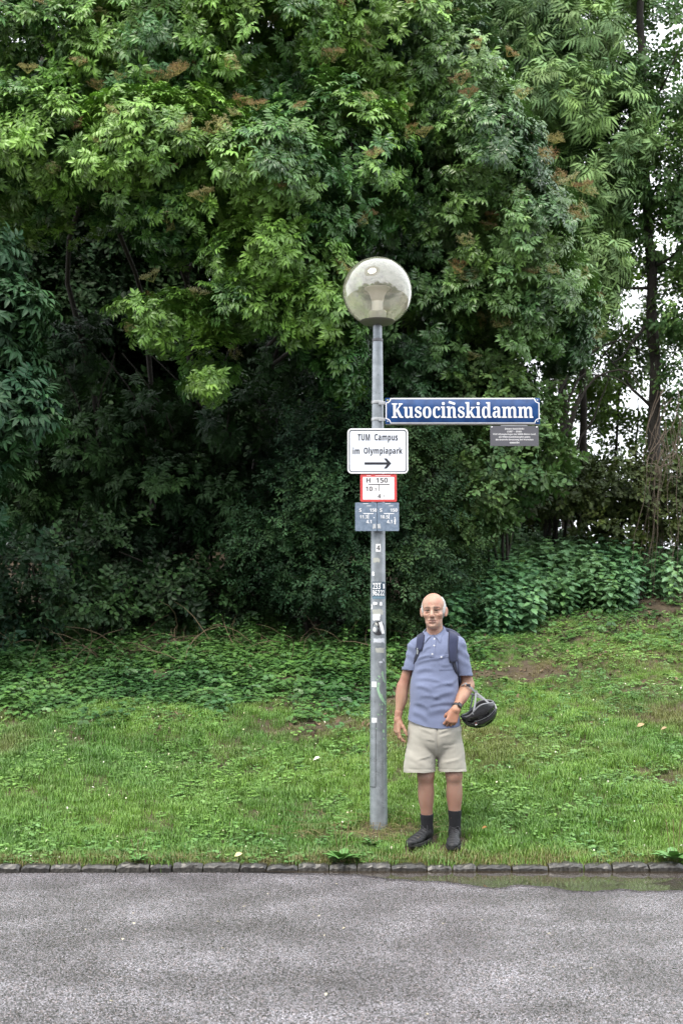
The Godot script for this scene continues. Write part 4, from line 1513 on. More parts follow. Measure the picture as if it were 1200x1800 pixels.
	for i in 16:
		var a := r.randf_range(0, TAU)
		var base := Vector3(r.randf_range(-0.05, 0.05), -0.008, r.randf_range(-0.05, 0.05))
		var h := r.randf_range(0.035, 0.085)
		var lean := Vector3(cos(a), 0, sin(a)) * h * r.randf_range(0.2, 0.8)
		var s := Vector3(-sin(a), 0, cos(a)) * 0.0021
		var k := r.randf_range(0.7, 1.3)
		var col := Color(k, k, k * 0.9)
		if r.randf() < 0.12:
			col = Color(2.2, 1.3, 1.6)
		var mid := base + Vector3(0, h * 0.62, 0) + lean * 0.35
		var p0 := m.p(base - s, col)
		var p1 := m.p(base + s, col)
		var p2 := m.p(mid + s * 0.8, col)
		var p3 := m.p(mid - s * 0.8, col)
		var p4 := m.p(base + Vector3(0, h * 0.92, 0) + lean, col)
		m.quad(p0, p1, p2, p3)
		m.tri(p3, p2, p4)
	var tuft := m.done(false)
	o = Leaves.new()
	var n := 0
	while n < 70000:
		n += 1
		var d := 9.07 + 6.6 * pow(rng.randf(), 1.25)
		var x := rng.randf_range(-6.5, 6.5)
		var edge := 12.9 + smoothstep(-0.6, 2.2, x) * 3.0 + nz.get_noise_2d(x * 40, d * 40) * 0.8
		var want := 1.0 - smoothstep(edge - 1.0, edge + 0.4, d)
		var bad := bare(x, d)
		if rng.randf() > want * (1.0 - bad * 0.72) or on_shoe(x, d):
			continue
		var dry := clampf(nz.get_noise_2d(x * 25 + 500, d * 25) * 1.5 - 0.1, 0.0, 0.65) * smoothstep(10.0, 12.0, d) + bad * 0.6 + (0.85 * smoothstep(9.36, 9.12, d) if rng.randf() < 0.6 else 0.0)
		var s := rng.randf_range(0.6, 1.15) * (1.0 - 0.35 * smoothstep(11.5, 14.0, d)) * (1.0 - 0.35 * bad)
		s *= 1.0 + 0.5 * nz.get_noise_2d(x * 110 + 900, d * 110)
		if d < 9.2:
			s *= 0.95
		var b := Basis(Vector3.RIGHT, 0.1) * Basis(Vector3.UP, rng.randf_range(0, TAU)) * Basis(Vector3.RIGHT, rng.randf_range(-0.25, 0.25))
		o.where.append(Transform3D(b.scaled(Vector3(s, s, s)), Vector3(x, ground_at(x, -d), -d)))
		var c := tint_of(Color(0.085, 0.20, 0.032), Color(0.17, 0.31, 0.05), Vector3(x, 0, d) * 0.5, 0.25)
		o.tint.append(c.lerp(Color(0.2, 0.16, 0.07), clampf(dry, 0.0, 0.9)))
	tag(many("grass", tuft, leafmat(0.45, 0.4), o.where, o.tint, self), "short green lawn grass with dry patches on the bank", "grass")

	# dry straw where the hollow begins, round the post and along the kerb
	m = Mesher.new()
	m.add(tube([Vector3(0, 0, 0), Vector3(0.012, 0.022, 0.07), Vector3(0.004, 0.034, 0.14), Vector3(-0.016, 0.03, 0.2), Vector3(-0.05, 0.012, 0.26)], [0.0016, 0.0016, 0.0015, 0.0012, 0.0008], 4))
	var stalk := m.done()
	o = Leaves.new()
	for i in 900:
		var x := 0.0
		var d := 0.0
		var s := 1.0
		var up := rng.randf_range(0.0, 0.25)
		if i < 300:
			x = rng.randf_range(-4.6, 1.4)
			d = 14.3 + rng.randf_range(-0.5, 0.9) - 0.3 * absf(x) * 0.2
			s = 0.5 + 2.6 * pow(rng.randf(), 2.5)
			up = rng.randf_range(-0.15, 0.9)
		elif i < 560:
			var a := rng.randf_range(0, TAU)
			var q := sqrt(rng.randf()) * 0.5
			x = POST.x - 0.08 + cos(a) * q * 1.3
			d = 9.66 + sin(a) * q * 0.55
			s = rng.randf_range(0.3, 0.8)
		else:
			x = rng.randf_range(-4, 4)
			d = rng.randf_range(9.12, 9.2)
			s = rng.randf_range(0.2, 0.5)
		var a2 := rng.randf_range(0, TAU)
		o.where.append(Transform3D(face(Vector3(cos(a2), up, sin(a2)), Vector3.UP, s), Vector3(x, ground_at(x, -d) + 0.02, -d)))
		var k := rng.randf_range(0.6, 1.2)
		o.tint.append((Color(0.15, 0.11, 0.065) if i < 300 else Color(0.3, 0.24, 0.12)) * k)
	tag(many("dry_stalks", stalk, mat(Color.WHITE, 0.8, 0.0, true), o.where, o.tint, self), "dry straw and twigs lying at the hollow's edge, the post and the kerb", "straw")
	# dead leaves on bare soil, pale petals all over
	m = Mesher.new()
	leaflet(m, Vector3.ZERO, Vector3(0, 0.1, 1).normalized(), Vector3.UP, 0.05, 0.032, -0.2, Color.WHITE, 0.3)
	var dead := m.done(false)
	o = Leaves.new()
	for i in 5200:
		var d := rng.randf_range(11.5, 17.5)
		var x := rng.randf_range(-5, 5.5)
		if rng.randf() > (1.0 if d > 13.5 else 0.12 + bare(x, d) * 0.5):
			continue
		o.where.append(Transform3D(face(rvec(), Vector3.UP + rvec() * 0.4, rng.randf_range(0.5, 1.2)), Vector3(x, ground_at(x, -d) + 0.012, -d)))
		o.tint.append(Color(0.10, 0.06, 0.035).lerp(Color(0.22, 0.15, 0.09), rng.randf()) * rng.randf_range(0.5, 1.1))
	tag(many("leaf_litter", dead, mat(Color.WHITE, 0.8, 0.0, true), o.where, o.tint, self), "brown dead leaves on the bare soil under the shrubs", "leaf litter")
	o = Leaves.new()
	for i in 1100:
		var d := 9.1 + 5.0 * rng.randf()
		var x := rng.randf_range(-5, 5)
		o.where.append(Transform3D(face(rvec(), Vector3.UP + rvec() * 0.3, rng.randf_range(0.18, 0.5)), Vector3(x, ground_at(x, -d) + rng.randf_range(0.025, 0.055), -d)))
		o.tint.append(Color(0.62, 0.6, 0.36).lerp(Color(0.72, 0.72, 0.62), rng.randf()))
	for i in 40:
		var d := rng.randf_range(5.0, 8.9)
		o.where.append(Transform3D(face(Vector3(rng.randf_range(-1, 1), 0, rng.randf_range(-1, 1)), Vector3.UP, rng.randf_range(0.2, 0.5)), Vector3(rng.randf_range(-2, 2), 0.012, -d)))
		o.tint.append(Color(0.55, 0.5, 0.36))
	tag(many("fallen_petals", dead, leafmat(0.7, 0.3), o.where, o.tint, self), "small pale petals scattered over the lawn and the road", "petals")
	# single larger fallen leaves
	for e in [[412, 1513, 9.12, 1.5, Color(0.66, 0.62, 0.3), "pale yellow fallen leaf at the lawn's edge above the kerb"], [1117, 1212, 11.9, 1.9, Color(0.42, 0.3, 0.17), "tan fallen leaf on the lawn, left of the two on the right"], [1159, 1221, 11.8, 1.6, Color(0.4, 0.29, 0.17), "tan fallen leaf on the lawn, right of the two on the right"], [550, 1286, 11.0, 1.9, Color(0.7, 0.68, 0.56), "whitish fallen leaf on the bare patch left of the post"], [846, 1468, 9.6, 1.2, Color(0.4, 0.2, 0.07), "orange-brown fallen leaf right of the man's shoes"]]:
		var w := at(e[0], e[1], e[2])
		w.y = ground_at(w.x, w.z) + 0.05
		var q := part("fallen_leaf", dead, mat(lin(e[4].r, e[4].g, e[4].b), 0.7), self, Transform3D(face(Vector3(0.9, 0.1, rng.randf_range(-0.5, 0.5)), Vector3(0, 1, 0.7), e[3] * 0.75), w))
		tag(q, e[5], "leaf", "larger fallen leaves")
	# broad-leaved weeds on the kerb
	m = Mesher.new()
	for i in 11:
		var a := TAU * i * 0.382
		var k := r.randf_range(0.8, 1.2)
		leaflet(m, Vector3(0, 0.01, 0), Vector3(cos(a), r.randf_range(0.35, 1.1), sin(a)).normalized(), Vector3(0, 1, 0), r.randf_range(0.08, 0.13), 0.042, 0.35, Color(k, k, k), 0.15)
	var rosette := m.done(false)
	var wm := leafmat(0.45, 0.3)
	wm.albedo_color = lin(0.09, 0.21, 0.05)
	for e in [[600, 9.07, 1.6, "broad-leaved weed on the kerb below the lamp post"], [1172, 9.07, 1.7, "broad-leaved weed at the right end of the kerb"], [250, 9.07, 0.9, "small weed on the kerb at the left"], [655, 9.4, 1.0, "small weed between the lamp post and the kerb"]]:
		var x: float = (e[0] - 600) / F * e[1]
		var w := thing("broadleaf_weed", e[3], "weed", Vector3(x, maxf(ground_at(x, -e[1]), 0.045) + 0.01, -e[1]), "broad-leaved weeds along the kerb")
		part("leaves", rosette, wm, w, Transform3D(Basis(Vector3.UP, e[0]).scaled(Vector3.ONE * e[2]), Vector3.ZERO))
		for k in 3:
			part("seed_stalk", tube([Vector3(0.01 * k, 0, 0), Vector3(0.03 * (k - 1), 0.1, 0.01), Vector3(0.05 * (k - 1), 0.17 * e[2], 0.0)], [0.002, 0.0018, 0.003], 4).done(), mat(lin(0.14, 0.1, 0.05), 0.8), w)

func on_shoe(x: float, d: float) -> bool:
	for e in [[Vector2(0.642, 9.525), Vector2(0.47, 9.31)], [Vector2(0.811, 9.518), Vector2(0.765, 9.24)]]:
		var a: Vector2 = e[0]
		var b: Vector2 = e[1]
		var q := Vector2(x, d)
		if q.distance_to(Geometry2D.get_closest_point_to_segment(q, a, b)) < 0.07:
			return true
	return false

func bare(x: float, d: float) -> float:
	# 0 in thick grass to 1 on bare soil
	var b := smoothstep(0.22, 0.42, nz.get_noise_2d(x * 38 + 200, d * 38)) * smoothstep(10.2, 12.0, d) * 0.55
	for q in [[-0.1, 11.9, 0.75, 0.45], [2.9, 10.7, 0.5, 0.28], [0.2, 9.62, 0.5, 0.18], [1.8, 13.6, 1.0, 0.3], [0.5, 12.9, 0.6, 0.4]]:
		var e := Vector2((x - q[0]) / q[2], (d - q[1]) / q[3]).length()
		b = maxf(b, (1.0 - smoothstep(0.4, 1.1, e + nz.get_noise_2d(x * 120, d * 120) * 0.5)) * 0.85)
	return b

# ---------------------------------------------------------------- the man, his backpack and his helmet
const MAN := Vector3(0.677, 0.111, -9.45)
var facing := Vector3(-0.2, 0, 0.98).normalized()

func hand(f: Field, w: Vector3, fdir: Vector3, palm: Vector3, thumb: Vector3, curl: Array, thumb_in: float) -> Array:
	# w wrist, fdir towards the fingers, palm the way the palm faces, thumb the thumb's side; returns the middle of each finger's first bone
	fdir = fdir.normalized()
	thumb = (thumb - fdir * thumb.dot(fdir)).normalized()
	palm = (palm - fdir * palm.dot(fdir) - thumb * palm.dot(thumb)).normalized()
	var mids := []
	var spread := [0.031, 0.0105, -0.0105, -0.03]
	var reach := [0.094, 0.097, 0.092, 0.083]
	var size := [0.95, 1.05, 0.97, 0.78]
	for i in 4:
		var k: Vector3 = w + fdir * reach[i] + thumb * spread[i] - palm * 0.002
		f.cap(w + fdir * 0.008 + thumb * (spread[i] * 0.55), k, 0.0155, 0.0125, 0.014)
		var p: Vector3 = k
		var a := 0.0
		for j in 3:
			a += curl[i][j]
			var d: Vector3 = (fdir * cos(a) + palm * sin(a) + thumb * (0.06 * (1.5 - i))).normalized()
			var l: float = [0.043, 0.027, 0.022][j] * size[i]
			var q := p + d * l
			f.cap(p, q, [0.0105, 0.0093, 0.0085][j] * (0.9 if i == 3 else 1.0), [0.0095, 0.0086, 0.0072][j] * (0.9 if i == 3 else 1.0), 0.004)
			if j == 0:
				mids.append([p.lerp(q, 0.55), d])
			p = q
	f.egg(w + fdir * 0.05 + palm * 0.008, Vector3(0.036, 0.042, 0.015), Basis(thumb, fdir, thumb.cross(fdir)), 0.015)
	f.egg(w + fdir * 0.042 + thumb * 0.024 + palm * 0.012, Vector3(0.017, 0.03, 0.016), Basis(thumb, fdir, thumb.cross(fdir)), 0.015)
	var tp := w + fdir * 0.032 + thumb * 0.028 + palm * 0.01
	var td := (fdir * 0.75 + thumb * (0.62 - thumb_in) + palm * (0.25 + thumb_in)).normalized()
	for j in 3:
		var q: Vector3 = tp + td * [0.038, 0.033, 0.026][j]
		f.cap(tp, q, [0.014, 0.0115, 0.0105][j], [0.0115, 0.0105, 0.0085][j], 0.006)
		tp = q
		td = (td + fdir * 0.25 - thumb * (0.12 + thumb_in * 0.5) + palm * thumb_in * 0.4).normalized()
	return mids

func head_field() -> Field:
	# in the head's own frame: origin between the ears at eye height, face towards +z
	var f := Field.new()
	f.egg(Vector3(0, 0.030, -0.014), Vector3(0.077, 0.092, 0.098), Basis(), 0.02)
	f.egg(Vector3(0, 0.038, 0.026), Vector3(0.067, 0.07, 0.064), Basis(), 0.03)
	f.egg(Vector3(0, -0.045, 0.022), Vector3(0.0585, 0.08, 0.063), Basis(), 0.03)
	f.egg(Vector3(0, -0.09, 0.036), Vector3(0.045, 0.036, 0.045), Basis(), 0.03)
	f.egg(Vector3(0, -0.112, 0.060), Vector3(0.021, 0.018, 0.021), Basis(), 0.025)
	for s in [-1.0, 1.0]:
		f.egg(Vector3(0.044 * s, -0.034, 0.053), Vector3(0.022, 0.02, 0.026), Basis(), 0.022)
		f.cap(Vector3(0.010 * s, 0.019, 0.0855), Vector3(0.046 * s, 0.017, 0.069), 0.0105, 0.009, 0.014)
		f.egg(Vector3(0.031 * s, -0.002, 0.091), Vector3(0.019, 0.013, 0.017), Basis(), 0.010, true)
		f.cap(Vector3(0.018 * s, 0.0055, 0.084), Vector3(0.046 * s, 0.0038, 0.077), 0.0054, 0.005, 0.004)
		f.cap(Vector3(0.019 * s, -0.0115, 0.0825), Vector3(0.045 * s, -0.0105, 0.076), 0.0042, 0.0038, 0.008)
		f.egg(Vector3(0.014 * s, -0.046, 0.095), Vector3(0.010, 0.0085, 0.011), Basis(), 0.008)
		f.cap(Vector3(0.020 * s, -0.046, 0.091), Vector3(0.036 * s, -0.078, 0.078), 0.0045, 0.004, 0.009, true)
		f.cap(Vector3(0.018 * s, -0.016, 0.088), Vector3(0.040 * s, -0.026, 0.078), 0.0025, 0.002, 0.007, true)
		var tilt := Basis(Vector3.UP, 0.45 * s) * Basis(Vector3.FORWARD, 0.12 * s)
		f.egg(Vector3(0.086 * s, -0.012, -0.012), Vector3(0.009, 0.034, 0.019), Basis(Vector3.UP, -0.55 * s) * Basis(Vector3.RIGHT, -0.15), 0.008)
		f.egg(Vector3(0.095 * s, -0.008, -0.004), Vector3(0.006, 0.02, 0.010), Basis(Vector3.UP, -0.55 * s), 0.005, true)
		f.egg(Vector3(0.082 * s, -0.038, -0.002), Vector3(0.006, 0.01, 0.009), Basis(), 0.006)
	f.cap(Vector3(0, 0.008, 0.086), Vector3(0, -0.034, 0.105), 0.0085, 0.0125, 0.012)
	f.egg(Vector3(0, -0.042, 0.106), Vector3(0.0125, 0.0115, 0.0125), Basis(), 0.01)
	f.cap(Vector3(-0.02, -0.073, 0.081), Vector3(0.02, -0.073, 0.081), 0.0042, 0.0042, 0.010)
	f.cap(Vector3(-0.016, -0.0835, 0.081), Vector3(0.016, -0.0835, 0.081), 0.0046, 0.0046, 0.010)
	f.cap(Vector3(-0.032, -0.0745, 0.079), Vector3(0.0, -0.0785, 0.0905), 0.0018, 0.0022, 0.004, true)
	f.cap(Vector3(0.032, -0.0745, 0.079), Vector3(0.0, -0.0785, 0.0905), 0.0018, 0.0022, 0.004, true)
	f.egg(Vector3(0, -0.098, 0.086), Vector3(0.022, 0.006, 0.008), Basis(), 0.012, true)
	f.cap(Vector3(0, -0.07, -0.022), Vector3(0, -0.2, -0.04), 0.054, 0.060, 0.025)
	f.cap(Vector3(-0.035, -0.09, -0.005), Vector3(-0.012, -0.19, 0.01), 0.012, 0.012, 0.02)
	f.cap(Vector3(0.035, -0.09, -0.005), Vector3(0.012, -0.19, 0.01), 0.012, 0.012, 0.02)
	return f

func skin_head(p: Vector3) -> Color:
	var c := Color(0.41, 0.262, 0.195)
	var red := Color(0.40, 0.185, 0.135)
	var n := nz.get_noise_3d(p.x * 700, p.y * 700, p.z * 700)
	c = c.lerp(red, clampf(0.22 + n * 1.1, 0.0, 0.6))
	c = c.lerp(red, 0.45 * exp(-pow((p - Vector3(0, -0.042, 0.112)).length() / 0.016, 2)))
	for s in [-1.0, 1.0]:
		c = c.lerp(red, 0.4 * exp(-pow((p - Vector3(0.045 * s, -0.04, 0.07)).length() / 0.02, 2)))
		c = c.lerp(red, 0.5 * smoothstep(0.08, 0.095, p.x * s))
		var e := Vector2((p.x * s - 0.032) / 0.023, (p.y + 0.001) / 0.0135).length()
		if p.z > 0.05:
			c = c.lerp(Color(0.17, 0.09, 0.07), 0.85 * (1.0 - smoothstep(0.5, 1.2, e)))  # eye-socket shade painted into the skin round the lids
			var b := absf(p.y - 0.021 + 6.0 * pow(p.x * s - 0.03, 2))
			if p.x * s > 0.011 and p.x * s < 0.052:
				c = c.lerp(Color(0.11, 0.075, 0.06), 0.85 * (1.0 - smoothstep(0.002, 0.0065, b)))
	if p.z > 0.06 and absf(p.x) < 0.034:
		c = c.lerp(Color(0.36, 0.15, 0.12), 0.6 * (1.0 - smoothstep(0.004, 0.010, absf(p.y + 0.078))) * (1.0 - smoothstep(0.02, 0.032, absf(p.x))))
		c = c.lerp(Color(0.16, 0.06, 0.05), 0.85 * (1.0 - smoothstep(0.001, 0.0035, absf(p.y + 0.0782 - 3.2 * p.x * p.x))))
	if p.z > 0.07 and p.y < -0.045 and p.y > -0.057:
		c = c.lerp(Color(0.3, 0.13, 0.1), 0.7 * exp(-pow((absf(p.x) - 0.008) / 0.004, 2)))
	# grey shadow of a shaved beard
	c = c.lerp(Color(0.44, 0.33, 0.28), 0.22 * smoothstep(-0.055, -0.085, p.y) * smoothstep(-0.13, -0.1, p.y))
	return c

func skin_body(p: Vector3) -> Color:
	var n := nz.get_noise_3d(p.x * 250, p.y * 250, p.z * 250)
	if p.y < 0.7:
		return Color(0.31, 0.185, 0.14).lerp(Color(0.25, 0.13, 0.095), clampf(0.4 + n, 0.0, 1.0))
	return Color(0.36, 0.21, 0.145).lerp(Color(0.29, 0.14, 0.095), clampf(0.35 + n * 1.5, 0.0, 1.0))

func fold(p: Vector3) -> float:
	# creases of the polo shirt's front, in metres outwards
	var h := 0.0
	for c in [[-0.145, 1.30, -0.02, 1.335, 0.007, 0.011], [-0.155, 1.275, 0.02, 1.315, 0.006, 0.012], [0.0, 1.31, 0.06, 1.36, 0.004, 0.010], [-0.15, 1.22, -0.02, 1.235, 0.005, 0.014], [-0.15, 1.12, -0.04, 1.085, 0.005, 0.014],
		[-0.04, 1.03, 0.12, 1.08, 0.005, 0.016], [-0.06, 0.985, 0.13, 1.00, 0.005, 0.014], [-0.08, 0.94, 0.12, 0.955, 0.006, 0.016], [-0.16, 1.0, -0.05, 0.955, 0.005, 0.014], [-0.17, 0.94, -0.06, 0.90, 0.006, 0.014], [0.03, 0.90, 0.14, 0.925, 0.005, 0.014], [0.05, 1.14, 0.14, 1.17, 0.004, 0.013], [-0.1, 1.36, -0.03, 1.40, 0.004, 0.009], [-0.15, 1.17, 0.03, 1.15, 0.004, 0.012], [-0.02, 1.12, 0.13, 1.13, 0.004, 0.012], [-0.12, 1.05, 0.03, 1.03, 0.004, 0.013], [0.02, 1.27, 0.12, 1.29, 0.003, 0.010]]:
		var a := Vector2(c[0], c[1])
		var b := Vector2(c[2], c[3])
		var q := Vector2(p.x, p.y)
		var t := clampf((q - a).dot(b - a) / (b - a).length_squared(), -0.1, 1.1)
		var w := (b - a).normalized()
		var s := (q - a).dot(Vector2(-w.y, w.x)) - 0.012 * sin(t * PI) * (1.0 if c[0] < 0 else -1.0)
		var along := (q - a).dot(w) / (b - a).length()
		var env := smoothstep(-0.15, 0.25, along) * smoothstep(1.15, 0.7, along)
		h += c[4] * env * (exp(-pow(s / c[5], 2)) - 0.7 * exp(-pow((s + c[5] * 1.7) / (c[5] * 1.1), 2)))
	return h + nz.get_noise_3d(p.x * 220, p.y * 160, p.z * 220) * 0.005 + nz.get_noise_3d(p.x * 700, p.y * 700, 11) * 0.0012

func front_z(f: Field, x: float, y: float) -> float:
	var z := 0.4
	for i in 60:
		var d := f.at(Vector3(x, y, z), f.all)
		if d < 0.0004:
			break
		z -= maxf(d * 0.8, 0.0004)
		if z < -0.1:
			break
	return z

func grad(f: Field, p: Vector3) -> Vector3:
	var e := 0.003
	return Vector3(f.at(p + Vector3(e, 0, 0), f.all) - f.at(p - Vector3(e, 0, 0), f.all), f.at(p + Vector3(0, e, 0), f.all) - f.at(p - Vector3(0, e, 0), f.all), f.at(p + Vector3(0, 0, e), f.all) - f.at(p - Vector3(0, 0, e), f.all)).normalized()

func shirt_patch(f: Field, corners: Array, n: int, lift: float) -> Mesher:
	# a panel sewn on the shirt's front: corners top left, top right, bottom right, bottom left
	var m := Mesher.new()
	for j in n + 1:
		for i in n + 1:
			var u := float(i) / n
			var v := float(j) / n
			var q: Vector2 = (corners[0] as Vector2).lerp(corners[1], u).lerp((corners[3] as Vector2).lerp(corners[2], u), v)
			var z := front_z(f, q.x, q.y)
			var rim := 0.0 if (i in [0, n] or j in [0, n]) else 1.0
			m.p(Vector3(q.x, q.y, z + fold(Vector3(q.x, q.y, z)) + lift * (0.2 + 0.8 * rim)))
	for j in n:
		for i in n:
			var a := j * (n + 1) + i
			m.quad(a, a + n + 1, a + n + 2, a + 1)
	return m

func cloth(base: Color, thread: float, s: float) -> StandardMaterial3D:
	var m := mat(Color.WHITE, 0.9)
	m.albedo_texture = noise_tex(256, 0.22, lin(base.r * (1 - thread), base.g * (1 - thread), base.b * (1 - thread * 0.8)), lin(base.r * (1 + thread), base.g * (1 + thread), base.b * (1 + thread * 0.8)), FastNoiseLite.TYPE_SIMPLEX, 3, false, int(s * 7))
	tri_tex(m, s)
	m.rim_enabled = true
	m.rim = 0.3
	m.rim_tint = 0.6
	return m

func build_person() -> void:
	var t := thing("person", "grey-haired man in a blue polo shirt and beige shorts standing beside the lamp post", "person", MAN)
	var skin := mat(Color.WHITE, 0.58, 0.0, true)
	skin.subsurf_scatter_enabled = true
	skin.subsurf_scatter_strength = 0.12
	# body
	var f := Field.new()
	f.flat(Vector3(0, 1.30, -0.005), Vector3(-0.02, 0.9, 0.005), 0.135, 0.14, facing, 0.62)
	f.cap(Vector3(-0.02, 1.47, -0.02), Vector3(-0.145, 1.40, -0.035), 0.034, 0.03)
	f.cap(Vector3(0, 1.47, -0.015), Vector3(0.155, 1.41, 0.015), 0.034, 0.03)
	f.cap(Vector3(-0.15, 1.385, -0.035), Vector3(-0.234, 1.115, -0.055), 0.034, 0.038)
	f.cap(Vector3(-0.234, 1.115, -0.055), Vector3(-0.274, 0.888, -0.012), 0.038, 0.0255)
	f.egg(Vector3(-0.246, 1.045, -0.04), Vector3(0.040, 0.085, 0.038), Basis(), 0.03)
	f.cap(Vector3(0.16, 1.395, 0.015), Vector3(0.232, 1.125, -0.035), 0.036, 0.042)
	f.cap(Vector3(0.232, 1.125, -0.035), Vector3(0.128, 0.966, 0.148), 0.042, 0.028)
	f.cap(Vector3(0.222, 1.105, -0.015), Vector3(0.175, 1.035, 0.068), 0.042, 0.039, 0.03)
	f.cap(Vector3(-0.085, 0.86, 0), Vector3(-0.079, 0.49, 0.012), 0.088, 0.06)
	f.cap(Vector3(-0.079, 0.49, 0.012), Vector3(-0.068, 0.08, -0.03), 0.055, 0.037)
	f.egg(Vector3(-0.077, 0.365, -0.018), Vector3(0.0525, 0.12, 0.055), Basis(), 0.03)
	f.egg(Vector3(-0.08, 0.485, 0.035), Vector3(0.036, 0.04, 0.032), Basis(), 0.03)
	f.cap(Vector3(0.085, 0.86, 0.01), Vector3(0.120, 0.49, 0.022), 0.088, 0.06)
	f.cap(Vector3(0.120, 0.49, 0.022), Vector3(0.127, 0.08, -0.012), 0.055, 0.037)
	f.egg(Vector3(0.125, 0.365, -0.006), Vector3(0.0525, 0.12, 0.055), Basis(), 0.03)
	f.egg(Vector3(0.12, 0.485, 0.045), Vector3(0.036, 0.04, 0.032), Basis(), 0.03)
	var body := f.mesh(Vector3(-0.36, 0.03, -0.2), Vector3(0.34, 1.58, 0.26), 0.012)
	for i in body.v.size():
		body.c[i] = skin_body(body.v[i])
	# head
	var hx := Transform3D(Basis(Vector3.UP, -0.2) * Basis(Vector3.BACK, 0.02), Vector3(-0.0165, 1.657, 0.022))
	hx.basis = hx.basis * Basis.from_scale(Vector3(1.03, 1.0, 1.03))
	var hf := head_field()
	var hd := hf.mesh(Vector3(-0.115, -0.21, -0.125), Vector3(0.115, 0.135, 0.13), 0.0036)
	for i in hd.v.size():
		hd.c[i] = skin_head(hd.v[i])
	body.add(hd, hx)
	# hands
	f = Field.new()
	f.cap(Vector3(-0.268, 0.925, -0.018), Vector3(-0.276, 0.875, -0.008), 0.0295, 0.026)
	hand(f, Vector3(-0.275, 0.885, -0.01), Vector3(-0.05, -1, 0.12), Vector3(0.85, 0, -0.4), Vector3(0.4, 0.0, 0.9), [[0.25, 0.5, 0.35], [0.4, 0.55, 0.4], [0.5, 0.6, 0.4], [0.55, 0.6, 0.4]], 0.1)
	var hm := f.mesh(Vector3(-0.36, 0.66, -0.12), Vector3(-0.17, 0.95, 0.13), 0.0036)
	for i in hm.v.size():
		hm.c[i] = skin_body(hm.v[i])
	body.add(hm)
	f = Field.new()
	f.cap(Vector3(0.142, 0.987, 0.124), Vector3(0.124, 0.955, 0.153), 0.032, 0.028)
	var mids := hand(f, Vector3(0.127, 0.962, 0.15), Vector3(-0.36, -0.92, 0.08), Vector3(-0.15, 0.0, -1), Vector3(-0.9, 0.4, 0.15), [[0.75, 0.9, 0.5], [0.85, 0.95, 0.5], [0.9, 0.95, 0.5], [0.95, 0.9, 0.5]], 0.25)
	hm = f.mesh(Vector3(0.0, 0.76, 0.03), Vector3(0.19, 1.03, 0.22), 0.0036)
	for i in hm.v.size():
		hm.c[i] = skin_body(hm.v[i]).lerp(Color(0.42, 0.16, 0.09), 0.3)
	body.add(hm)
	part("body", body.done(), skin, t)
	# eyes
	var eyem := mat(Color.WHITE, 0.12, 0.0, true)
	for s in [-1.0, 1.0]:
		var e := lathe([Vector2(0.0, -0.0125), Vector2(0.006, -0.011), Vector2(0.0105, -0.007), Vector2(0.0125, 0.0), Vector2(0.0118, 0.0045), Vector2(0.0098, 0.0078), Vector2(0.0062, 0.0109), Vector2(0.0058, 0.011), Vector2(0.0028, 0.0122), Vector2(0.0024, 0.0123), Vector2(0.0, 0.0125)], 16)
		for i in e.v.size():
			var r := Vector2(e.v[i].x, e.v[i].z).length()
			var front := e.v[i].y > 0.0
			e.c[i] = Color(0.01, 0.01, 0.01) if front and r < 0.0026 else Color(0.07, 0.045, 0.03) if front and r < 0.0072 else Color(0.2, 0.17, 0.155)
		part("eye", e.done(), eyem, t, hx * Transform3D(Basis(Vector3.RIGHT, PI / 2 + 0.02) , Vector3(0.0315 * s, -0.003, 0.0722)))
	# hair: a thin short fringe round a bald top
	f = Field.new()
	f.egg(Vector3(0, 0.030, -0.014), Vector3(0.077, 0.092, 0.098))
	f.egg(Vector3(0, 0.0, -0.02), Vector3(0.073, 0.08, 0.09), Basis(), 0.03)
	var hair := f.mesh(Vector3(-0.1, -0.1, -0.13), Vector3(0.1, 0.14, 0.11), 0.003)
	var hn := hair.normals()
	for i in hair.v.size():
		var p := hair.v[i]
		var n := nz.get_noise_3d(p.x * 1400, p.y * 500, p.z * 1400) + 0.6 * nz.get_noise_3d(p.x * 4000, p.y * 1500, p.z * 4000)
		var edge := 0.047 - maxf(0.0, p.y - 0.035) * 0.5 - maxf(0.0, -0.01 - p.y) * 1.3 + n * 0.02
		var on := smoothstep(edge + 0.012, edge - 0.012, p.z) * smoothstep(-0.085, -0.06, p.y) * (1.0 - 0.6 * smoothstep(0.088, 0.108, p.y))
		hair.v[i] = p + hn[i] * (lerpf(-0.008, 0.0035, on) + n * 0.0035 * on)
		var k := 0.9 + nz.get_noise_3d(p.x * 3000, p.y * 800, p.z * 3000) * 0.6
		hair.c[i] = Color(0.6, 0.59, 0.58) * k
	part("hair", hair.done(), mat(Color.WHITE, 0.75, 0.0, true), t, hx)
	for s in [-1.0, 1.0]:
		var pts := []
		for i in 7:
			var u := i / 6.0
			pts.append(Vector3(s * lerpf(0.013, 0.052, u), 0.0195 + 0.0045 * sin(u * PI) - 0.004 * u, lerpf(0.0935, 0.0705, u * u * 0.6 + u * 0.4)))
		part("eyebrow", tube(pts, [0.001, 0.0028, 0.0032, 0.003, 0.0026, 0.002, 0.0008], 6).done(), mat(lin(0.06, 0.045, 0.04), 0.9), t, hx)

	# polo shirt
	var blue := cloth(Color(0.148, 0.175, 0.275), 0.5, 5.0)
	var tf := Field.new()
	tf.flat(Vector3(0.0, 1.335, -0.002), Vector3(-0.015, 1.1, 0.012), 0.163, 0.160, facing, 0.68)
	tf.flat(Vector3(-0.015, 1.1, 0.014), Vector3(-0.022, 0.80, 0.012), 0.158, 0.196, facing, 0.68, 0.04)
	tf.egg(Vector3(-0.03, 1.06, 0.07), Vector3(0.11, 0.13, 0.06), Basis(), 0.04)
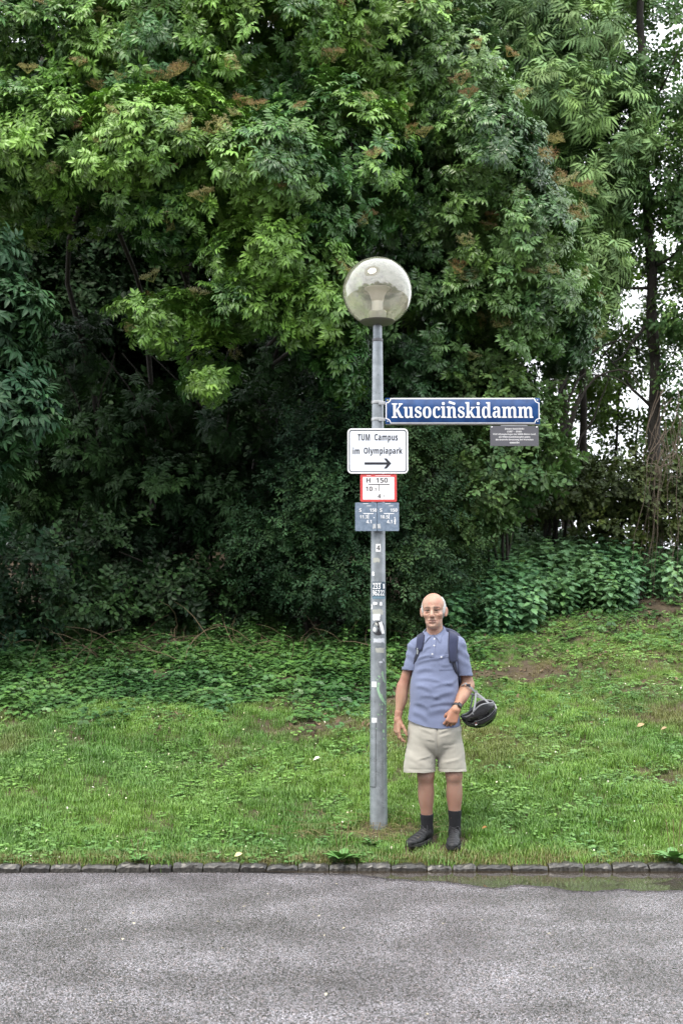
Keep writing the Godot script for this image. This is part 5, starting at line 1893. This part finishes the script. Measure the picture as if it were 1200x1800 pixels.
	tf.cap(Vector3(-0.02, 1.475, -0.02), Vector3(-0.14, 1.40, -0.035), 0.048, 0.056, 0.03)
	tf.cap(Vector3(0.0, 1.48, -0.015), Vector3(0.155, 1.415, 0.015), 0.048, 0.058, 0.03)
	var shirt := tf.mesh(Vector3(-0.24, 0.76, -0.2), Vector3(0.24, 1.56, 0.2), 0.0085)
	var sn := shirt.normals()
	for i in shirt.v.size():
		var p := shirt.v[i]
		if sn[i].z > -0.2:
			shirt.v[i] += sn[i] * fold(p) * smoothstep(-0.2, 0.4, sn[i].z) * (1.0 - smoothstep(1.38, 1.44, p.y))
		else:
			shirt.v[i] += sn[i] * nz.get_noise_3d(p.x * 220, p.y * 160, p.z * 220) * 0.006
	var whole := func(_q: Vector3) -> bool: return false
	shirt = weld(clip(shirt, Plane(Vector3(-0.12, -1, 0).normalized(), Vector3(-0.02, 0.862, 0)), whole))
	for i in shirt.v.size():
		var p := shirt.v[i]
		shirt.v[i].y -= 0.035 * (1.0 - pow(clampf((p.x + 0.03) / 0.2, -1, 1), 2)) * smoothstep(0.98, 0.87, p.y) * smoothstep(-0.1, 0.1, p.z)
	for e in [[Vector3(-0.142, 1.39, -0.033), Vector3(-0.203, 1.14, -0.035), 0.060, 0.054, Plane(Vector3(-0.05, -1, 0.05).normalized(), Vector3(-0.197, 1.227, -0.03))], [Vector3(0.155, 1.40, 0.013), Vector3(0.229, 1.10, -0.012), 0.063, 0.055, Plane(Vector3(0.0, -1, 0.12).normalized(), Vector3(0.216, 1.186, 0.0))]]:
		f = Field.new()
		f.cap(e[0], e[1], e[2], e[3])
		var sl := f.mesh((e[0] as Vector3).min(e[1]) - Vector3.ONE * 0.09, (e[0] as Vector3).max(e[1]) + Vector3.ONE * 0.09, 0.0085)
		var ln := sl.normals()
		for i in sl.v.size():
			var p := sl.v[i]
			sl.v[i] += ln[i] * (nz.get_noise_3d(p.x * 260, p.y * 200, p.z * 260) * 0.008 + 0.003 * sin(p.y * 90 + p.x * 60) * smoothstep(1.2, 1.35, p.y))
		shirt.add(weld(clip(sl, e[4], whole)))
	var ps := part("polo_shirt", shirt.done(), blue, t)
	# sleeve and hem bands
	for e in [[Vector3(-0.191, 1.229, -0.034), Vector3(-0.05, -1, 0.05), 0.0515], [Vector3(0.2075, 1.187, -0.003), Vector3(0.02, -1, 0.12), 0.0545]]:
		var ax: Vector3 = (e[1] as Vector3).normalized()
		var ring_ := lathe([Vector2(e[2] - 0.002, 0.022), Vector2(e[2] + 0.0012, 0.02), Vector2(e[2] + 0.0016, 0.002), Vector2(e[2] - 0.001, 0.0), Vector2(e[2] - 0.004, 0.003)], 30)
		part("sleeve_band", ring_.done(), blue, ps, Transform3D(Basis(Quaternion(Vector3.UP, -ax)), e[0]))
	# collar
	var col := Mesher.new()
	var nn := 40
	for i in nn + 1:
		var a := deg_to_rad(lerpf(10, 350, float(i) / nn))
		var front := pow(maxf(0.0, cos(a)), 7.0)
		var side := 1.0 if a < PI else -1.0
		var c := Vector3(-0.014, 0, -0.008)
		var dirv := func(x: float) -> Vector3: return Vector3(sin(x), 0, cos(x)).rotated(Vector3.UP, -0.2)
		var yt := 1.472 + 0.088 * (1 - cos(a)) / 2 + 0.18 * sin(a) * 0.07
		var top: Vector3 = c + dirv.call(a) * 0.068 + Vector3(0, yt, 0)
		var low: Vector3 = c + dirv.call(a) * 0.063 + Vector3(0, yt - 0.045, 0)
		var b := a + side * 0.42 * front
		var q: Vector3 = c + dirv.call(b) * (0.092 + 0.012 * front) + Vector3(0, yt - 0.036 - 0.014 * front, 0)
		if front > 0.15:
			q.z = maxf(q.z, front_z(tf, q.x, q.y) + 0.007)
		var mid: Vector3 = top.lerp(q, 0.5) + dirv.call(a) * 0.006 + Vector3(0, 0.006, 0)
		for v in [low, top + Vector3(0, -0.002, 0) - dirv.call(a) * 0.001, top + Vector3(0, 0.001, 0) + dirv.call(a) * 0.002, mid, q, q - dirv.call(a) * 0.003]:
			col.p(v)
	for i in nn:
		for j in 5:
			var a := i * 6 + j
			col.quad(a, a + 1, a + 7, a + 6)
	part("collar", col.done(), blue, ps)
	part("placket", shirt_patch(tf, [Vector2(-0.034, 1.468), Vector2(-0.001, 1.468), Vector2(-0.019, 1.318), Vector2(-0.052, 1.318)], 14, 0.0035).done(), blue, ps)
	part("pocket", shirt_patch(tf, [Vector2(0.012, 1.335), Vector2(0.112, 1.345), Vector2(0.116, 1.232), Vector2(0.01, 1.226)], 14, 0.0035).done(), blue, ps)
	part("pocket_band", shirt_patch(tf, [Vector2(0.0115, 1.337), Vector2(0.1125, 1.347), Vector2(0.113, 1.322), Vector2(0.012, 1.312)], 10, 0.0058).done(), blue, ps)
	var pearl := mat(lin(0.62, 0.63, 0.66), 0.25)
	for q in [Vector2(-0.02, 1.405), Vector2(-0.034, 1.345), Vector2(0.03, 1.324), Vector2(-0.016, 1.452)]:
		var z := front_z(tf, q.x, q.y)
		part("button", lathe([Vector2(0.0062, 0), Vector2(0.0062, 0.0022), Vector2(0.0045, 0.003), Vector2(0.0, 0.0026)], 14).done(), pearl, ps, Transform3D(Basis(Vector3.RIGHT, PI / 2), Vector3(q.x, q.y, z + fold(Vector3(q.x, q.y, z)) + 0.004)))

	# shorts
	var beige := cloth(Color(0.345, 0.33, 0.29), 0.16, 6.0)
	f = Field.new()
	f.flat(Vector3(-0.022, 0.97, 0.0), Vector3(-0.015, 0.80, 0.005), 0.168, 0.19, facing, 0.68, 0.03)
	f.flat(Vector3(-0.098, 0.80, 0.0), Vector3(-0.129, 0.45, 0.006), 0.100, 0.114, facing, 0.92, 0.008)
	f.flat(Vector3(0.078, 0.80, 0.008), Vector3(0.122, 0.45, 0.012), 0.092, 0.099, facing, 0.95, 0.008)
	var sh := f.mesh(Vector3(-0.28, 0.42, -0.17), Vector3(0.26, 1.0, 0.18), 0.0085)
	sn = sh.normals()
	for i in sh.v.size():
		var p := sh.v[i]
		var leg := -1.0 if p.x < 0.0 else 1.0
		var h := nz.get_noise_3d(p.x * 150, p.y * 110, p.z * 150) * 0.012
		h += nz.get_noise_3d((p.x + p.y * 0.6 * leg) * 130 + 70, (p.y - absf(p.x) * 0.5) * 420, p.z * 90) * 0.006
		for cr in [[0.02, 0.80, 0.13, 0.845], [0.01, 0.765, 0.10, 0.79], [-0.03, 0.79, -0.13, 0.825], [-0.02, 0.74, -0.09, 0.755], [0.03, 0.69, 0.14, 0.70], [-0.05, 0.63, -0.16, 0.60], [0.05, 0.585, 0.17, 0.61]]:
			var q := Vector2(p.x, p.y)
			var ca := Vector2(cr[0], cr[1])
			var cb := Vector2(cr[2], cr[3])
			var w := (cb - ca).normalized()
			var along := (q - ca).dot(w) / (cb - ca).length()
			var off := (q - ca).dot(Vector2(-w.y, w.x))
			h += 0.0035 * smoothstep(-0.1, 0.2, along) * smoothstep(1.1, 0.5, along) * (exp(-pow(off / 0.008, 2)) - 0.7 * exp(-pow((off - 0.014) / 0.009, 2))) * smoothstep(0.0, 0.5, sn[i].z)
		h -= 0.0025 * exp(-pow((p.y - 0.535) / 0.004, 2))
		h -= 0.010 * exp(-pow((p.x + 0.005 - (0.83 - p.y) * 0.02) / 0.008, 2)) * smoothstep(0.6, 0.7, p.y)
		h += 0.005 * exp(-pow((absf(p.x - leg * 0.12) - 0.0) / 0.007, 2)) * 0.35
		sh.v[i] += sn[i] * h
	sh = weld(clip(sh, Plane(Vector3(0.02, -1, 0).normalized(), Vector3(-0.02, 0.513, 0)), whole))
	for i in sh.v.size():
		sh.v[i].y += nz.get_noise_3d(sh.v[i].x * 200, 5, sh.v[i].z * 200) * 0.012 * smoothstep(0.56, 0.51, sh.v[i].y)
	part("shorts", sh.done(), beige, t)

	# socks and shoes
	var black := mat(lin(0.006, 0.0065, 0.01), 0.95)
	for e in [[Vector3(-0.071, 0.213, -0.018), Vector3(-0.068, 0.07, -0.03)], [Vector3(0.1265, 0.243, 0.0), Vector3(0.127, 0.07, -0.012)]]:
		var pts := []
		var rad := []
		for i in 22:
			var u := i / 21.0
			pts.append((e[0] as Vector3).lerp(e[1], u))
			rad.append(lerpf(0.0465, 0.0405, u) + 0.0012 * sin(u * 60) + (0.001 if u < 0.2 else 0.0))
		part("sock", tube(pts, rad, 22).done(), black, t)
	var leather := mat(lin(0.009, 0.0095, 0.012), 0.6)
	var rubber := mat(lin(0.02, 0.02, 0.021), 0.8)
	for e in [[Vector3(-0.035, 0, -0.075), Vector3(-0.62, 0, 0.78)], [Vector3(0.134, 0, -0.068), Vector3(-0.16, 0, 0.99)]]:
		f = Field.new()
		f.egg(Vector3(0, 0.042, 0.05), Vector3(0.037, 0.04, 0.054), Basis(), 0.03)
		f.egg(Vector3(0, 0.038, 0.195), Vector3(0.048, 0.033, 0.093), Basis(), 0.03)
		f.cap(Vector3(0, 0.07, 0.06), Vector3(0, 0.05, 0.17), 0.036, 0.028, 0.03)
		f.cap(Vector3(0, 0.06, 0.045), Vector3(0, 0.098, 0.042), 0.040, 0.043, 0.02)
		var up := f.mesh(Vector3(-0.07, -0.02, -0.03), Vector3(0.07, 0.16, 0.31), 0.0055)
		var un := up.normals()
		for i in up.v.size():
			var p := up.v[i]
			up.v[i] += un[i] * 0.0022 * sin(p.z * 190.0 + absf(p.x) * 60.0) * smoothstep(0.02, 0.05, p.y)
		up = weld(clip(up, Plane(Vector3.DOWN, Vector3(0, 0.014, 0)), whole))
		up = weld(clip(up, Plane(Vector3(0, 1, -0.15).normalized(), Vector3(0, 0.112, 0.04)), whole))
		var z: Vector3 = (e[1] as Vector3).normalized()
		var w: Vector3 = MAN + e[0]
		var y0 := ground_at(w.x, w.z)
		var y1 := ground_at(w.x + z.x * 0.27, w.z + z.z * 0.27)
		z = (z + Vector3(0, (y1 - y0) / 0.27 * 0.7, 0)).normalized()
		var x := Vector3.UP.cross(z).normalized()
		var sx := Transform3D(Basis(x, z.cross(x), z), Vector3(e[0].x, y0 - MAN.y + 0.012, e[0].z))
		var shoe := part("shoe", up.done(), leather, t, sx)
		var so := Mesher.new()
		var outline := []
		for i in 36:
			var a := TAU * i / 36.0
			var v := 0.142 * cos(a)
			outline.append(Vector2(sin(a) * (0.044 + 0.012 * smoothstep(-0.1, 0.09, v) - 0.006 * smoothstep(0.09, 0.14, v)), 0.142 + v))
		for lv in [[0.0, 0.96], [0.006, 1.02], [0.024, 1.03], [0.027, 0.98]]:
			for q in outline:
				so.p(Vector3(q.x * lv[1], lv[0] + 0.012 * pow(maxf(0.0, (q.y - 0.19) / 0.1), 2), 0.142 + (q.y - 0.142) * lv[1]))
		for r in 3:
			for i in 36:
				var a := r * 36 + i
				var b := r * 36 + (i + 1) % 36
				so.quad(a, b, b + 36, a + 36)
		var c0 := so.p(Vector3(0, 0, 0.142))
		for i in 36:
			so.tri((i + 1) % 36, i, c0)
		part("sole", so.done(false), rubber, shoe)
		var lace := Mesher.new()
		for i in 5:
			var zz := 0.085 + i * 0.022
			var hy := 0.108 - i * 0.0095
			lace.add(tube([Vector3(-0.026, hy - 0.018, zz), Vector3(0, hy, zz + 0.006), Vector3(0.026, hy - 0.018, zz + 0.014)], [0.0028, 0.003, 0.0028], 6))
		lace.add(tube([Vector3(0, 0.108, 0.088), Vector3(0.03, 0.118, 0.08), Vector3(0.042, 0.098, 0.095)], [0.0025, 0.0025, 0.002], 6))
		lace.add(tube([Vector3(0, 0.108, 0.088), Vector3(-0.03, 0.116, 0.085), Vector3(-0.04, 0.096, 0.1)], [0.0025, 0.0025, 0.002], 6))
		part("lace", lace.done(), mat(lin(0.03, 0.03, 0.035), 0.9), shoe)
	# watch and ring
	var wa := (Vector3(0.128, 0.966, 0.148) - Vector3(0.232, 1.125, -0.035)).normalized()
	var wc := Vector3(0.135, 0.976, 0.136)
	var wb := Basis(Quaternion(Vector3.UP, -wa))
	var watch := part("watch", lathe([Vector2(0.0285, -0.010), Vector2(0.0325, -0.010), Vector2(0.033, 0.0), Vector2(0.0325, 0.010), Vector2(0.0285, 0.010)], 28).done(), mat(lin(0.02, 0.02, 0.022), 0.5), t, Transform3D(wb, wc))
	var wn := (Vector3(0.55, 0.45, 0.7) - wa * Vector3(0.55, 0.45, 0.7).dot(wa)).normalized()
	part("watch_face", box(Vector3.ZERO, Vector3(0.032, 0.036, 0.011), 0.004).done(false), mat(lin(0.015, 0.015, 0.018), 0.15), t, Transform3D(Basis(wa.cross(wn) * -1.0, -wa, wn), wc + wn * 0.034))
	var rg: Array = mids[2]
	part("finger_ring", lathe([Vector2(0.0102, -0.0022), Vector2(0.0113, -0.0015), Vector2(0.0113, 0.0015), Vector2(0.0102, 0.0022)], 20).done(), mat(lin(0.75, 0.5, 0.18), 0.25, 1.0), t, Transform3D(Basis(Quaternion(Vector3.UP, rg[1])), rg[0]))

	# backpack
	t = thing("backpack", "dark navy backpack worn on both shoulders of the man", "backpack", MAN)
	var navy := cloth(Color(0.018, 0.024, 0.062), 0.15, 8.0)
	var bk := Vector3(0.045, 0, -0.19)
	f = Field.new()
	f.flat(bk + Vector3(0, 1.36, 0), bk + Vector3(0, 1.10, 0), 0.185, 0.19, facing, 0.48)
	f.flat(bk + Vector3(0, 1.33, -0.01), bk + Vector3(0, 1.06, -0.01), 0.17, 0.19, facing, 0.5)
	var bag := f.mesh(Vector3(-0.22, 0.8, -0.36), Vector3(0.32, 1.6, -0.02), 0.011)
	var bn := bag.normals()
	for i in bag.v.size():
		bag.v[i] += bn[i] * nz.get_noise_3d(bag.v[i].x * 200, bag.v[i].y * 200, bag.v[i].z * 200) * 0.012
	part("bag", bag.done(), navy, t)
	f = Field.new()
	f.flat(bk + Vector3(0, 1.18, 0) - facing * 0.07, bk + Vector3(0, 1.08, 0) - facing * 0.07, 0.135, 0.145, facing, 0.4)
	part("front_pocket", f.mesh(Vector3(-0.16, 0.86, -0.4), Vector3(0.3, 1.4, -0.1), 0.012).done(), navy, t)
	for e in [
		[[-0.06, 1.40, -0.14], [-0.098, 1.468, -0.09], [-0.105, 1.48, -0.04], [-0.110, 1.455, 99], [-0.117, 1.41, 99], [-0.131, 1.36, 99], [-0.148, 1.31, 99], [-0.165, 1.26, -0.02], [-0.13, 1.2, -0.1]],
		[[0.10, 1.42, -0.12], [0.122, 1.48, -0.07], [0.123, 1.492, -0.01], [0.121, 1.465, 99], [0.115, 1.41, 99], [0.113, 1.35, 99], [0.118, 1.29, 99], [0.134, 1.235, 99], [0.158, 1.17, 0.01], [0.17, 1.08, -0.05], [0.15, 1.02, -0.14]]]:
		var pts := []
		var ups := []
		for q in e:
			var p := Vector3(q[0], q[1], q[2])
			if q[2] > 50:
				p.z = front_z(tf, p.x, p.y) + 0.004
				ups.append(grad(tf, p))
			else:
				ups.append(grad(tf, p))
			pts.append(p)
		var fp := []
		var fu := []
		for i in pts.size() - 1:
			for k in 4:
				var s := k / 4.0
				fp.append((pts[i] as Vector3).cubic_interpolate(pts[i + 1], pts[maxi(i - 1, 0)], pts[mini(i + 2, pts.size() - 1)], s))
				fu.append((ups[i] as Vector3).lerp(ups[i + 1], s).normalized())
		var m := Mesher.new()
		var half := fp.size() * 5 / 8
		m = ribbon(fp.slice(0, half), fu.slice(0, half), 0.058 if e.size() < 10 else 0.064, 0.011)
		var st := part("shoulder_strap", m.done(), navy, t)
		part("webbing", ribbon(fp.slice(half - 2), fu.slice(half - 2), 0.03, 0.005).done(), mat(lin(0.012, 0.014, 0.03), 0.8), st)
		part("piping", ribbon(fp.slice(0, half), fu.slice(0, half), 0.071 if e.size() > 9 else 0.064, 0.004).done(), mat(lin(0.01, 0.012, 0.028), 0.9), st)
	var lp := Vector3(-0.135, 1.365, front_z(tf, -0.135, 1.365) + 0.016)
	part("tab", box(Vector3.ZERO, Vector3(0.012, 0.045, 0.003), 0.001).done(false), mat(lin(0.3, 0.33, 0.34), 0.5), t, Transform3D(Basis(Vector3.BACK, 0.0), lp))

	# helmet
	build_helmet()

func build_helmet() -> void:
	var c := Vector3(0.288, 0.962, 0.035)
	var t := thing("bicycle_helmet", "black bicycle helmet hanging upside down by its grey straps from the man's forearm", "helmet", MAN + c)
	var ax := Vector3(0.93, 0.33, 0.12).normalized()
	var up := Vector3(-0.3, 0.95, 0.1)
	up = (up - ax * up.dot(ax)).normalized()
	var b := Basis(ax, up, ax.cross(up))
	var skinm := Mesher.new()
	var liner := Mesher.new()
	var ns := 96
	var nv := 96
	var edge := func(s: float, v: float) -> float:
		# how far the rim rises above the middle plane: dips at the temple, rises at the back
		return (0.018 * sin(s * 3.2 + 0.6) + 0.012 * s) * pow(absf(v), 6.0)
	for pass_ in 2:
		var m: Mesher = [skinm, liner][pass_]
		for j in nv + 1:
			for i in ns + 1:
				var s := sin(PI / 2 * (2.0 * i / ns - 1.0))
				var v := 2.0 * j / nv - 1.0
				var a := v * PI / 2
				var r := sqrt(maxf(0.0, 1 - s * s))
				r = pow(r, 0.8)
				var q := Vector3(0.132 * s, -0.138 * r * cos(a), 0.092 * r * sin(a))
				var k := 1.0
				if pass_ == 0:
					k += 0.035 * cos(a * 9.0) * smoothstep(0.15, 0.6, r)
				else:
					k = 0.84
				q = q * k + Vector3(0, edge.call(s, v), 0)
				m.p(q)
		for j in nv:
			for i in ns:
				var s := sin(PI / 2 * (2.0 * (i + 0.5) / ns - 1.0))
				var v := 2.0 * (j + 0.5) / nv - 1.0
				if pass_ == 0:
					var band := absf(fposmod(v * 90.0 * 9.0 / 360.0 + 0.5, 1.0) - 0.5)
					# valleys between ridges hold the vents
					var valley := cos(v * PI / 2 * 9.0) < -0.35
					var win := absf(fposmod(s * 1.45 + (0.25 if int(absf(v) * 3) % 2 else 0.0), 1.0) - 0.5) < 0.34 - 0.12 * absf(fposmod(v * 4.5, 1.0) - 0.5)
					if valley and win and absf(s) < 0.86 and absf(v) < 0.86:
						continue
				var n := j * (ns + 1) + i
				m.quad(n, n + 1, n + ns + 2, n + ns + 1)
	var gloss := mat(lin(0.014, 0.015, 0.018), 0.22)
	gloss.clearcoat_enabled = true
	gloss.clearcoat = 0.5
	part("shell", skinm.done(), gloss, t, Transform3D(b, Vector3.ZERO))
	part("liner", liner.done(), mat(lin(0.03, 0.03, 0.035), 0.9), t, Transform3D(b, Vector3.ZERO))
	# grey rim between shell and liner
	var rim := Mesher.new()
	for side in [-1, 1]:
		var row := 0 if side < 0 else nv
		var pts := []
		for i in ns + 1:
			pts.append((skinm.v[row * (ns + 1) + i] + liner.v[row * (ns + 1) + i]) / 2 + Vector3(0, 0.003, 0))
		var rad := []
		rad.resize(ns + 1)
		rad.fill(0.0065)
		rim.add(tube(pts, rad, 8))
	part("rim", rim.done(), mat(lin(0.15, 0.155, 0.17), 0.5), t, Transform3D(b, Vector3.ZERO))
	# grey stripe along the near side and a small mark
	var grey := mat(lin(0.2, 0.21, 0.23), 0.6)
	var line := []
	var ups := []
	for i in range(36, 92):
		var s := sin(PI / 2 * (2.0 * i / ns - 1.0))
		var row := 78
		var q := skinm.v[row * (ns + 1) + i]
		line.append(q * 1.004)
		ups.append(q.normalized())
	part("stripe", ribbon(line, ups, 0.005, 0.0015).done(), mat(lin(0.2, 0.21, 0.23), 0.4), t, Transform3D(b, Vector3.ZERO))
	var mk := skinm.v[72 * (ns + 1) + 38] * 1.02
	part("mark", box(mk, Vector3(0.014, 0.008, 0.004), 0.001).done(false), mat(lin(0.6, 0.6, 0.62), 0.4), t, Transform3D(b, Vector3.ZERO))
	part("mark", box(mk + Vector3(0.004, 0.012, 0.001), Vector3(0.012, 0.007, 0.004), 0.001).done(false), mat(lin(0.35, 0.03, 0.03), 0.4), t, Transform3D(b, Vector3.ZERO))
	var ref := skinm.v[76 * (ns + 1) + 88] * 1.01
	part("reflector", box(ref, Vector3(0.008, 0.035, 0.006), 0.002).done(false), mat(lin(0.7, 0.7, 0.72), 0.3), t, Transform3D(b, Vector3.ZERO))
	# straps, up to the arm and round it
	var r1 := b * (skinm.v[nv * (ns + 1) + 40])
	var r2 := b * (skinm.v[nv * (ns + 1) + 76])
	var r3 := b * (skinm.v[32])
	var r4 := b * (skinm.v[68])
	var j1 := Vector3(0.28, 1.072, 0.05) - c
	var j2 := Vector3(0.268, 1.055, -0.06) - c
	var over := Vector3(0.205, 1.137, 0.062) - c
	var over2 := Vector3(0.19, 1.10, 0.085) - c
	var n := Vector3(0.1, 0.1, 1)
	for e in [[r1, j1], [r2, j1], [r3, j2], [r4, j2]]:
		part("strap", ribbon([e[0] + Vector3(0, -0.01, 0), (e[0] as Vector3).lerp(e[1], 0.5) + Vector3(0.003, -0.004, 0), e[1]], [n, n, n], 0.013, 0.002).done(), grey, t)
	part("chin_strap", ribbon([j1, j1.lerp(over, 0.5) + Vector3(0, 0.002, 0.008), over, Vector3(0.178, 1.118, 0.03) - c, Vector3(0.185, 1.08, -0.02) - c, j2.lerp(Vector3(0.185, 1.08, -0.02) - c, 0.5), j2], [n, n, Vector3(-0.2, 0.8, 0.6), Vector3(-1, 0.6, 0.2), Vector3(-0.8, -0.3, -0.6), Vector3(0, -0.4, -1), Vector3(0, 0, -1)], 0.015, 0.002).done(), grey, t)
	part("buckle", box(j1, Vector3(0.02, 0.026, 0.008), 0.002).done(false), mat(lin(0.2, 0.21, 0.23), 0.4), t)
	part("buckle", box(j1.lerp(over, 0.75) + Vector3(0, 0.004, 0.008), Vector3(0.03, 0.018, 0.008), 0.002).done(false), mat(lin(0.03, 0.03, 0.035), 0.4), t, Transform3D())

func _ready() -> void:
	rng.seed = 20240617
	nz.seed = 4
	nz.noise_type = FastNoiseLite.TYPE_SIMPLEX_SMOOTH
	nz.frequency = 0.02
	nz.fractal_octaves = 3
	# camera
	var cam := Camera3D.new()
	cam.name = "camera"
	cam.fov = rad_to_deg(2.0 * atan(900.0 / F))
	var lens := CameraAttributesPhysical.new()
	lens.frustum_focal_length = 30.67
	lens.frustum_focus_distance = 9.6
	lens.exposure_aperture = 2.4
	cam.attributes = lens
	cam.fov = rad_to_deg(2.0 * atan(900.0 / F))
	cam.far = 1500.0
	cam.near = 0.05
	cam.position = Vector3(0, 1.6, 0)
	cam.rotation = Vector3(PITCH, 0, 0)
	add_child(cam)
	# overcast sky
	var env := Environment.new()
	env.background_mode = Environment.BG_SKY
	var sm := ProceduralSkyMaterial.new()
	sm.sky_top_color = lin(0.98, 1.03, 1.10)
	sm.sky_horizon_color = lin(0.60, 0.63, 0.68)
	sm.sky_curve = 0.3
	sm.ground_bottom_color = lin(0.12, 0.11, 0.1)
	sm.ground_horizon_color = lin(0.4, 0.42, 0.42)
	sm.sky_cover = noise_tex(1024, 0.008, Color(1, 1, 1, 0.0), Color(1, 1, 1, 0.55), FastNoiseLite.TYPE_SIMPLEX_SMOOTH, 5, false, 71)
	env.sky = Sky.new()
	env.sky.sky_material = sm
	env.background_energy_multiplier = 1.0
	env.tonemap_mode = Environment.TONE_MAPPER_LINEAR
	env.tonemap_exposure = 2.5
	env.sdfgi_enabled = true
	env.ssao_enabled = true
	env.ssil_enabled = true
	var we := WorldEnvironment.new()
	we.name = "sky"
	we.environment = env
	add_child(we)
	var sun := DirectionalLight3D.new()
	sun.name = "sun"
	sun.light_energy = 0.5
	sun.light_color = Color(1.0, 0.97, 0.92)
	sun.light_angular_distance = 20.0
	sun.shadow_enabled = true
	sun.rotation = Vector3(deg_to_rad(-58), deg_to_rad(-28), 0)
	add_child(sun)
	build_setting()
	build_trees()
	build_woodland()
	build_post()
	build_signs()
	build_cover()
	build_person()
